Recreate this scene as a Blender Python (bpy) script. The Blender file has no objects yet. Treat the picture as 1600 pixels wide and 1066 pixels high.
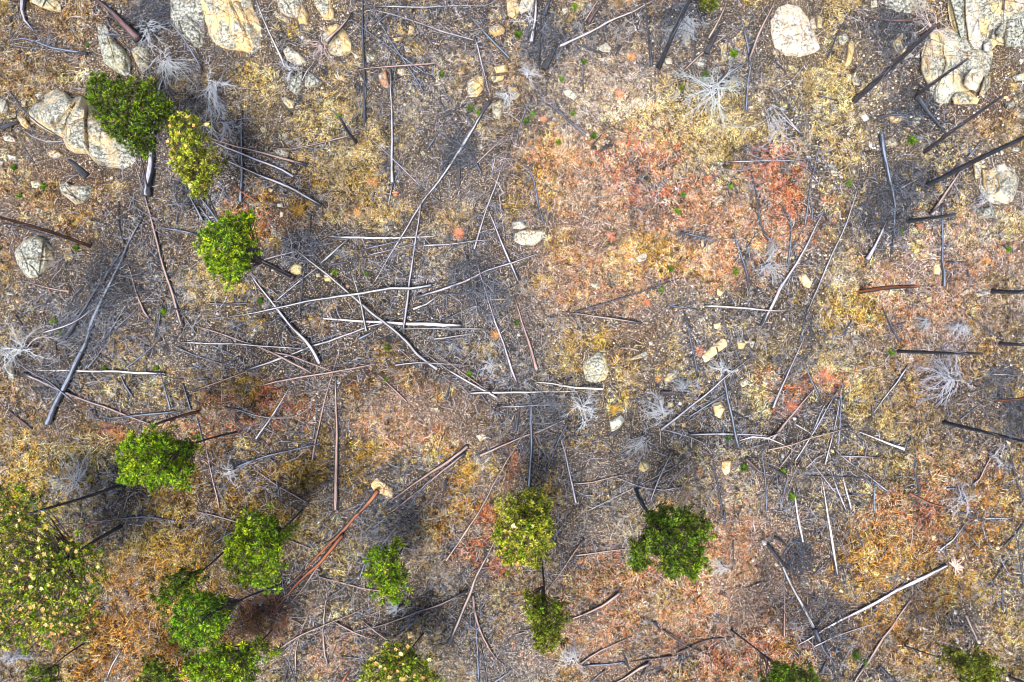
import bpy, bmesh, math, random
import numpy as np
from mathutils import Vector, noise, Matrix, Quaternion

# ---------------------------------------------------------------- camera, light
SC = bpy.context.scene
H = 43.0                     # camera height over the slope (m)
MPP = 0.0375                 # metres per photo pixel on the ground
cam_d = bpy.data.cameras.new('camera'); cam = bpy.data.objects.new('camera', cam_d)
SC.collection.objects.link(cam)
cam_d.sensor_width = 36.0; cam_d.lens = 36.0 * H / (1600 * MPP)
cam_d.clip_start = 0.5; cam_d.clip_end = 3000
cam.location = (0, 0, H); cam.rotation_euler = (0, 0, 0)
SC.camera = cam
SUN_EL, SUN_AZ = math.radians(66), math.radians(205)      # azimuth clockwise from +Y
W = bpy.data.worlds.new("World"); SC.world = W; W.use_nodes = True
nt = W.node_tree; nt.nodes.clear()
sky = nt.nodes.new('ShaderNodeTexSky'); sky.sky_type = 'NISHITA'; sky.sun_disc = False
sky.sun_elevation = SUN_EL; sky.sun_rotation = SUN_AZ
sky.air_density = 1.3; sky.dust_density = 1.5; sky.altitude = 1500
bg = nt.nodes.new('ShaderNodeBackground'); bg.inputs[1].default_value = 0.06
wo = nt.nodes.new('ShaderNodeOutputWorld')
hs = nt.nodes.new('ShaderNodeHueSaturation'); hs.inputs['Saturation'].default_value = .72   # thin overcast
nt.links.new(sky.outputs[0], hs.inputs['Color']); nt.links.new(hs.outputs[0], bg.inputs[0]); nt.links.new(bg.outputs[0], wo.inputs[0])
sd = bpy.data.lights.new('sun', 'SUN'); sd.energy = 3.0; sd.angle = math.radians(30); sd.color = (1.0, .92, .79)
sun = bpy.data.objects.new('sun', sd); SC.collection.objects.link(sun)
dirv = Vector((math.sin(SUN_AZ) * math.cos(SUN_EL), math.cos(SUN_AZ) * math.cos(SUN_EL), math.sin(SUN_EL)))
sun.rotation_euler = dirv.to_track_quat('Z', 'Y').to_euler(); sun.location = (0, 0, 60)
SC.view_settings.view_transform = 'Standard'; SC.view_settings.look = 'None'
SC.view_settings.gamma = 1; SC.view_settings.use_curve_mapping = False
SC.view_settings.exposure = 1.62
SC.render.film_transparent = False
try:
    SC.cycles.max_bounces = 4; SC.cycles.diffuse_bounces = 2; SC.cycles.transparent_max_bounces = 4
    SC.cycles.filter_width = 1.1
except Exception: pass

# ---------------- traced layout (photo pixels)
# tile tone width(x4 px) polyline (x4 px inside the tile); long black row beside the thick pale trunk stands for its shadow
LOGS = '''
00 pale 30 145 -20 138 60 155 130 205 190
00 grey 18 540 335 330 300 220 260 140 240 60 255
00 brown 46 860 245 800 180 700 80 590 -10
00 grey 14 1260 440 1200 330 1130 220 1060 130 1030 90
00 dark 8 1040 100 950 70 860 50
00 black 35 0 800 110 765
00 black 46 540 1100 480 1040 430 1000
00 pale 8 390 885 300 885 200 850 125 800
00 dark 8 150 920 240 1055
00 dark 10 60 570 140 680 240 770 380 860
00 grey 10 650 215 790 225
00 dark 12 670 110 690 160 740 200
00 pink 20 1915 1030 1600 945 1440 905 1290 855
00 pale 20 1830 1100 1760 1060 1600 1000 1310 880
00 pale 20 2006 1282 1800 1168 1600 1088 1370 980
00 grey 20 1502 1258 1510 1000 1505 800 1512 690
01 pale 18 180 420 150 350 110 260 50 130 -5 -20
01 dark 18 680 765 675 500 665 200 665 -10
01 pale 14 740 40 900 45 1000 48 1200 40 1430 35
01 pale 16 1360 255 1200 210 1000 140 860 95 720 60
01 grey 14 1040 570 930 390 860 290 760 120 665 -10
01 grey 10 1120 500 1060 460 930 370 800 270 700 200 590 120
01 grey 16 1580 365 1450 230 1340 110 1220 -20
01 dark 12 1410 160 1430 100 1462 -10
01 pale 16 1365 230 1400 370 1455 580
01 pink 12 1300 205 1400 180 1430 175
01 dark 14 1090 260 1200 230
01 pink 16 1115 398 900 412 680 430 580 450
01 pale 22 853 1140 850 1066 845 700 838 435
01 pink 26 440 265 520 180 600 80
01 pale 10 290 500 320 440 380 370
01 pink 14 640 830 420 890 220 930 85 915
01 pale 6 350 310 200 250 100 200
01 pale 22 1460 630 1380 760 1190 1066 1040 1260 950 1410 900 1485 742 1755
01 dark 14 1150 1060 1260 930 1330 800
01 dark 14 1150 1110 1230 950 1300 820
01 dark 12 1280 830 1180 680
01 dark 10 1190 700 1150 640 1150 580
01 dark 18 1400 1066 1310 900
01 dark 16 1265 1166 1270 1066 1280 950
01 grey 14 1060 950 1120 860 1190 730
01 dark 12 1160 730 1310 650
01 pink 14 1345 1050 1480 920 1610 800
01 pale 14 1360 1555 1420 1356 1490 1166 1525 1066 1600 880
01 pale 10 1050 1186 930 1066 830 970 720 870
02 pale 20 300 290 480 205 600 140 760 70 910 -10
02 pale 30 120 260 145 120 152 -20
02 black 20 165 420 175 200 185 -10
02 dark 30 200 90 242 -10
02 pink 12 450 140 545 -10
02 brown 24 480 140 580 -10
02 dark 18 870 410 850 200 835 60 830 -10
02 dark 14 560 335 350 250 200 180
02 black 40 200 430 280 290
02 black 22 675 285 650 345
02 black 22 950 215 920 280
02 black 22 990 50 960 110
02 grey 12 1205 160 1170 80 1138 -10
02 pink 18 1225 240 1290 130 1350 -10
02 black 34 1210 330 1250 260 1300 160
02 grey 16 1485 380 1455 220 1420 80
02 pink 20 1485 350 1540 210 1600 90 1655 -15
02 grey 16 1455 690 1475 500 1500 370
02 pink 14 1040 470 1200 320 1280 260 1420 160
02 dark 12 1140 360 1140 180
02 grey 8 445 580 440 380
02 grey 10 30 880 60 750 130 590
02 grey 14 460 840 350 750 250 660 130 560
02 dark 10 330 730 270 640
02 black 10 510 900 560 840
02 grey 20 1250 560 1350 460 1470 390
02 black 22 600 905 545 950
03 dark 26 930 600 1010 710 1110 830
03 dark 16 680 735 800 715 840 720 970 670
03 grey 12 1230 1000 1330 880
03 grey 26 705 840 720 940 745 1066 775 1190 790 1286 785 1400 775 1582
03 brown 14 285 100 280 -10
03 dark 10 370 370 440 200 500 90
03 grey 12 320 595 430 630
03 pale 16 215 850 130 750 50 650
03 pale 10 190 820 110 750 20 660
03 pale 12 -247 1010 0 1005 150 1000 290 990
03 dark 14 270 1066 220 950
03 grey 12 232 1396 258 1200 285 1066 320 890
03 pale 7 20 590 130 520 250 380
03 brown 20 900 130 700 120 530 90
03 dark 14 1390 240 1400 180
03 brown 14 1470 60 1475 -10
03 dark 12 100 440 10 350
03 black 14 1490 670 1510 630
10 dark 14 330 410 150 360 -10 325
10 pale 44 915 155 935 0 958 -250 985 -470 1035 -640
10 pink 20 1140 970 1110 870 1060 720 1000 520 950 330 900 150 850 -20
10 grey 32 300 1576 340 1466 400 1356 480 1186 540 1066 580 930 640 800 700 680 770 530 830 400 900 270
10 grey 20 620 720 690 610 760 500
10 dark 24 400 1050 500 900 570 790 620 720
10 dark 12 770 450 740 330 740 190
10 pink 16 930 920 900 880 850 760 830 680 785 560
10 grey 12 400 830 520 720
10 pink 12 430 755 300 730 190 700
10 grey 16 650 1060 720 950 780 850
10 grey 14 720 990 860 860
10 grey 8 890 820 960 760 1030 680
10 grey 10 1080 860 1180 870
10 grey 10 1220 1010 1130 880
10 pink 14 1540 1075 1300 990 1200 965
10 dark 16 960 1050 1020 800
10 grey 14 1240 400 1100 370 960 350
10 grey 16 1260 310 1220 230 1150 80 1110 0
10 grey 18 1370 330 1260 180 1170 50 1130 -30
10 grey 12 1330 340 1230 200
10 pale 24 1993 1200 1910 1066 1800 950 1697 820 1600 700 1530 600
10 grey 10 1300 830 1450 830 1590 825
10 pale 20 2690 715 2560 735 2430 735 2250 765 2000 800 1750 850 1600 885 1430 910
10 red 12 1600 190 1430 80
10 grey 10 150 885 300 820
10 dark 12 95 900 150 975
10 pale 12 240 1020 450 950 600 850
10 pale 8 270 880 290 980
10 grey 16 1190 205 1050 210
10 pale 10 820 190 800 245
11 white 18 460 412 600 415 800 420 1000 415 1120 412
11 pale 14 50 555 300 490 500 445
11 pale 18 400 590 480 510 570 430
11 pale 12 130 810 270 690 390 600
11 pale 22 1130 1236 1010 1146 940 1066 790 940 620 800 450 650 330 560 220 470
11 pale 10 310 565 170 530
11 brown 30 230 670 120 610 0 545 -50 525
11 dark 12 270 910 290 700 310 570
11 black 10 330 460 345 260
11 dark 16 450 590 600 560 690 530
11 pale 8 690 530 850 490 980 455
11 grey 12 680 490 800 460 900 435
11 pale 14 1050 465 1200 460 1350 440 1480 430
11 pale 19 920 1010 930 900 960 680 1000 400 1030 200
11 pale 14 690 1000 640 780 580 580
11 pale 24 1637 690 1597 600 1520 420 1455 260
11 pale 22 1000 790 1150 745 1300 690 1450 620 1597 575 1752 520
11 pale 20 980 865 1060 830 1150 770
11 grey 10 1270 770 1150 770
11 pale 18 1637 1356 1597 1246 1540 1066 1490 940 1430 750 1380 580
11 white 26 1280 965 1100 960 850 950 600 935 420 920
11 pale 10 1460 988 1100 985 900 985
11 pale 22 -55 1245 0 1225 300 1115 450 1062 700 975 850 930 980 875
11 pink 12 -400 1376 -200 1306 0 1231
11 grey 18 640 1050 760 980
11 grey 14 1170 935 1350 845
11 grey 8 1110 920 1030 840
11 dark 12 1370 600 1300 640 1200 700
11 grey 10 1310 520 1340 630
11 pale 14 1110 1050 1250 1030 1400 1010
11 pink 24 1750 1240 1700 1066 1640 880 1610 785
11 pale 8 1555 430 1530 250 1510 100
11 grey 6 1500 770 1597 720
11 dark 12 240 1050 130 890
11 pale 15 855 70 825 215
12 grey 16 195 320 160 200 135 60 110 0 70 -60
12 dark 12 1597 430 1540 300 1530 180 1490 0
12 grey 18 1480 700 1430 530 1385 390
12 grey 14 1050 385 1290 440
12 pink 14 780 945 500 905 310 880
12 black 16 780 945 820 950
12 dark 10 400 880 600 820 850 740 1040 670
12 grey 14 980 845 1160 865
12 white 18 1200 845 1400 855 1597 870 1707 872
12 grey 14 1160 1290 1140 1186 1115 1066 1100 980 1070 870
12 pale 26 1557 970 1597 890 1627 830 1697 690 1787 560 1877 380 1942 260
12 grey 8 1450 1266 1370 1066 1310 920
12 grey 6 200 1066 300 890
12 dark 10 85 870 150 1010
13 grey 12 120 600 145 400 130 280 70 200
13 pale 15 240 890 330 680 400 520 480 350 540 170 580 0
13 dark 12 195 1066 240 890
13 dark 12 260 1066 270 920
13 pale 17 30 1476 130 1246 200 1096 240 1000
13 pale 28 620 550 690 420 740 310
13 pale 12 810 120 950 40
13 pink 24 1020 270 1120 120 1200 0
13 black 10 1010 270 1100 200
13 grey 17 1100 720 1100 650 1085 560 1090 400 1085 200
13 black 12 850 750 910 765
13 dark 12 820 1066 760 960 710 850
13 dark 10 780 970 860 940
13 grey 10 1110 570 1220 570
13 pale 8 980 850 930 770
13 dark 8 1450 1050 1330 960 1250 900
13 black 12 1255 665 1240 620
13 dark 14 470 1030 520 930
13 dark 8 1560 900 1500 860
20 white 19 1030 205 700 190 400 185 230 180
20 pink 23 150 205 300 270 450 340 650 410 800 470 940 520
20 grey 12 460 380 300 250 220 210 100 130 0 60
20 dark 10 310 165 450 85
20 grey 14 550 165 620 80 660 0
20 grey 12 790 165 900 80 990 0
20 grey 14 830 350 780 280 740 180
20 grey 8 690 150 600 90 500 70
20 grey 14 1065 430 1035 320 1000 200
20 grey 12 1190 430 1140 260
20 grey 14 1100 440 800 470 620 490
20 brown 14 200 550 100 470 -10 385
20 black 10 300 295 150 300
20 pale 12 1120 10 1300 15 1500 20 1597 30 1800 40 1940 60
20 grey 12 1090 35 1250 100 1350 130 1530 180
20 grey 10 1330 30 1520 120
20 grey 8 1570 20 1560 110
20 pale 8 1400 410 1500 435 1597 465 1700 480 1800 480 1900 440 1970 385
20 pink 12 1370 1040 1320 830 1290 680
20 grey 10 1270 640 1230 480
20 pink 14 770 1060 820 905
20 grey 10 1500 790 1597 740
20 grey 10 1545 915 1597 830
20 dark 10 350 100 350 0
20 grey 8 600 470 590 400
21 pink 16 360 200 340 195 160 100 0 30 -100 -5
21 pink 14 60 60 230 95 350 145 480 190 580 220
21 pink 16 50 275 250 230 500 190 760 140
21 pink 14 350 740 400 500 440 330 490 160 540 -10
21 pink 25 495 1050 500 850 505 600 500 400 495 210
21 pale 16 0 610 80 500 150 390 220 270
21 grey 8 360 600 375 470 380 340
21 dark 8 150 680 250 570 350 480
21 grey 16 -160 805 0 740 150 695 390 645
21 pink 12 330 1010 130 900 0 810
21 grey 10 140 880 145 990
21 grey 8 50 540 170 600
21 grey 8 80 730 155 780
21 grey 8 500 150 700 110
21 pale 19 1500 350 1350 270 1200 180 1060 80
21 pink 8 1480 330 1400 280 1250 170 1060 30
21 pale 10 870 150 1000 135 1200 145 1340 155
21 pink 12 940 380 850 290 760 210
21 pink 6 1090 555 940 380
21 white 15 1340 325 1597 320 1800 318 2007 315
21 grey 12 1410 340 1480 430
21 dark 10 1175 410 1225 200
21 pink 24 1320 660 1200 750 1000 880 830 1000
21 pink 20 1300 700 1100 860 980 960 850 1066
21 grey 12 1090 860 1000 960 950 1060
21 dark 8 500 1050 600 900 700 840 850 790
21 black 18 1190 860 1145 1050
21 pink 14 1185 1370 1300 1205 1400 1050 1500 860 1597 700 1700 530
21 pink 18 1400 715 1597 625 1797 550 1987 465
22 white 18 570 300 400 290 250 265 110 255
22 pale 14 -97 405 0 410 180 400 360 400
22 grey 22 100 960 120 700 120 500 115 330
22 dark 24 20 560 50 410
22 pale 19 400 1010 340 740 295 575
22 grey 12 210 820 290 620 350 500
22 pink 12 380 890 500 880 640 845 750 825
22 pale 10 1060 905 950 930 850 920 750 890 630 845
22 pale 10 865 990 930 830 1000 690
22 pale 8 480 1055 820 885 1000 790 1110 725
22 pink 10 510 690 440 820
22 grey 8 380 1050 460 930
22 brown 26 930 325 1090 325
22 pale 17 930 555 1050 460 1200 340 1350 210 1500 95
22 grey 14 1080 490 1250 380 1410 280
22 grey 20 1410 665 1360 430 1320 230 1280 40
22 black 14 1370 440 1510 510
22 pale 19 1100 585 1250 578 1400 580 1597 590
22 white 14 1420 620 1500 595 1597 605 1677 640 1777 690
22 pale 12 940 550 1080 590 1230 650
22 dark 14 1310 1050 1270 830 1235 650
22 brown 18 1455 735 1530 800 1597 870
22 black 14 1460 730 1530 730
22 black 20 1708 840 1597 780
22 grey 12 1590 1060 1580 870 1555 670
22 grey 8 1080 580 1100 540
22 dark 8 600 600 700 520
23 pink 21 0 650 100 520 200 400 300 280
23 pale 16 280 555 360 380
23 pale 12 170 745 270 590 370 420 440 290
23 pale 14 355 770 400 600 440 400 470 250
23 grey 12 440 650 460 320
23 grey 10 330 380 250 200 210 100
23 white 12 175 520 275 580
23 pink 14 70 790 160 670 235 560
23 pink 12 0 680 150 650 250 610 400 570 510 540
23 pale 12 -40 620 80 570
23 white 19 850 675 700 620 565 565
23 pale 12 750 940 650 860 500 750 395 655
23 pale 10 700 725 550 720 390 715
23 pale 10 440 970 300 790 230 685
23 dark 8 240 840 400 845 700 865
23 pale 14 490 1060 430 920 385 790
23 white 18 515 1050 480 910 455 800
23 white 20 430 1466 400 1246 365 1066 350 960 335 870
23 white 20 215 1256 180 1066 160 920
23 grey 12 70 1060 120 850
23 pale 14 870 150 800 260 720 360 660 450
23 grey 12 645 500 650 400
23 dark 8 620 690 540 570
23 grey 10 860 640 930 590
23 pale 16 1390 205 1560 215
23 grey 12 1040 405 1180 290
23 grey 10 1200 490 1340 380
23 pink 12 1270 900 1320 860 1380 740 1480 640
23 dark 16 945 950 925 860 915 740
23 grey 16 1540 840 1510 710
23 dark 16 1590 980 1550 870
23 grey 10 1110 920 1250 910
23 red 16 880 950 1000 1010 1180 1050
23 grey 8 510 960 650 955
23 grey 12 660 1060 665 880
23 pale 8 240 790 300 730 360 700
23 pink 8 280 740 330 660
30 red 12 690 40 520 105
30 grey 10 740 50 900 35 1100 60 1240 75
30 pink 12 1480 65 1230 0
30 grey 10 1350 185 1520 95
30 pale 12 760 860 700 960 660 1060
30 grey 8 600 240 680 160
30 grey 8 600 240 750 240
31 brown 10 490 0 370 130
31 pink 12 345 235 190 175
31 grey 14 640 400 750 250 850 130 950 0
31 grey 10 650 410 715 215
31 grey 10 720 110 860 0
31 pink 12 380 405 550 450 730 490 1000 492
31 pink 14 450 950 430 900 420 750 430 600 455 435
31 pink 12 250 1000 250 870 290 730 335 610
31 pink 13 110 880 250 790 450 700 600 640 715 575
31 grey 14 150 890 270 790
31 pink 17 1320 495 1150 580 950 650 750 720 530 765
31 pale 10 225 670 295 715
31 pink 12 490 690 620 760 750 805
31 pink 12 820 800 730 740 660 680
31 grey 8 530 905 720 925
31 grey 10 620 1040 710 930
31 pink 25 1205 830 1300 600 1380 400 1440 280 1500 165
31 pink 18 1355 525 1370 640 1420 790 1500 920 1550 960
31 grey 12 1390 1060 1380 850 1365 600
31 dark 12 1440 1060 1400 820
31 dark 10 1245 180 1240 100
31 black 14 175 1060 200 960 215 890
31 black 10 250 1066 210 960
31 red 20 540 1066 590 985
31 grey 12 1490 1060 1600 990
31 grey 8 420 560 540 480 640 400
31 red 26 760 -130 650 0 540 120 440 220 370 290 300 370
31 brown 16 300 370 180 490 60 560
31 red 24 540 150 400 320 260 450 90 660
31 pink 14 480 220 370 370 270 510 190 600
31 pink 14 -170 610 0 515 170 455
32 pink 13 450 170 370 280 300 390 215 500
32 pale 10 240 130 340 0
32 grey 10 260 170 365 10
32 pink 13 400 275 550 255 750 230
32 pink 20 670 510 560 590 450 640 300 690
32 pink 14 0 775 140 735
32 black 20 885 690 920 740
32 brown 12 940 740 1050 820 1210 890
32 brown 14 1035 885 1200 810 1370 785
32 brown 14 1000 905 830 925 730 940
32 black 12 725 980 690 875
32 pink 16 430 950 550 870 750 780
32 grey 12 440 965 600 955 690 940 720 970
32 pink 20 850 950 700 1040 600 1090
32 black 14 830 980 790 1060
32 grey 10 580 990 500 1060
32 dark 10 1380 180 1385 350
32 dark 12 1325 0 1335 130
32 dark 8 1560 440 1450 480
32 black 10 250 170 300 240 380 270
33 pale 24 290 740 220 600 140 450 70 310 0 190
33 dark 26 290 740 350 870 410 945
33 dark 18 335 1010 365 930
33 black 22 0 210 60 290 125 365
33 black 16 40 160 100 200 140 240
33 white 26 1110 335 950 420 800 490 650 580 450 680 190 830
33 pale 10 290 840 450 770 700 690
33 pink 19 530 1080 620 940 720 790 800 680 920 510
33 pink 16 100 780 105 460
33 grey 8 280 400 400 285
33 dark 10 590 220 550 110
33 dark 16 700 970 800 1070
33 pink 18 1235 650 1290 770 1330 890
33 pale 14 1070 240 1150 180 1230 80
33 grey 10 1210 80 1180 0
33 pale 8 1110 280 1110 200
33 pale 10 1360 190 1330 60
33 dark 14 1200 0 1300 40 1390 65
33 pale 12 1360 45 1540 40
33 black 12 1380 465 1500 300
33 dark 14 1465 620 1460 480
33 dark 12 1470 215 1540 150 1600 60
33 dark 10 1590 450 1560 190
33 grey 8 220 720 140 640
33 grey 8 750 230 700 300
33 grey 10 1320 230 1250 140
'''
# standing burnt trunks: base x y, top x y (photo px), width px, tone
STAND = '''
1344 456 1437 447 9 red
1403 549 1535 553 6.5 black
1475 660 1640 700 7.5 black
1550 455 1660 452 8 black
1560 537 1650 540 7 black
1555 626 1640 617 6.5 red
1448 291 1625 203 10 black
1445 238 1570 148 7 brown
1432 150 1512 92 7 brown
1335 158 1462 40 11 brown
1418 345 1492 335 7.5 black
1030 103 1088 -22 10 grey
556 222 530 183 7 dark
190 758 45 803 6 brown
310 643 240 664 6 red
140 385 -12 336 7 red
995 765 1012 800 9 black
1575 1058 1640 1076 7 brown
'''
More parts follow.
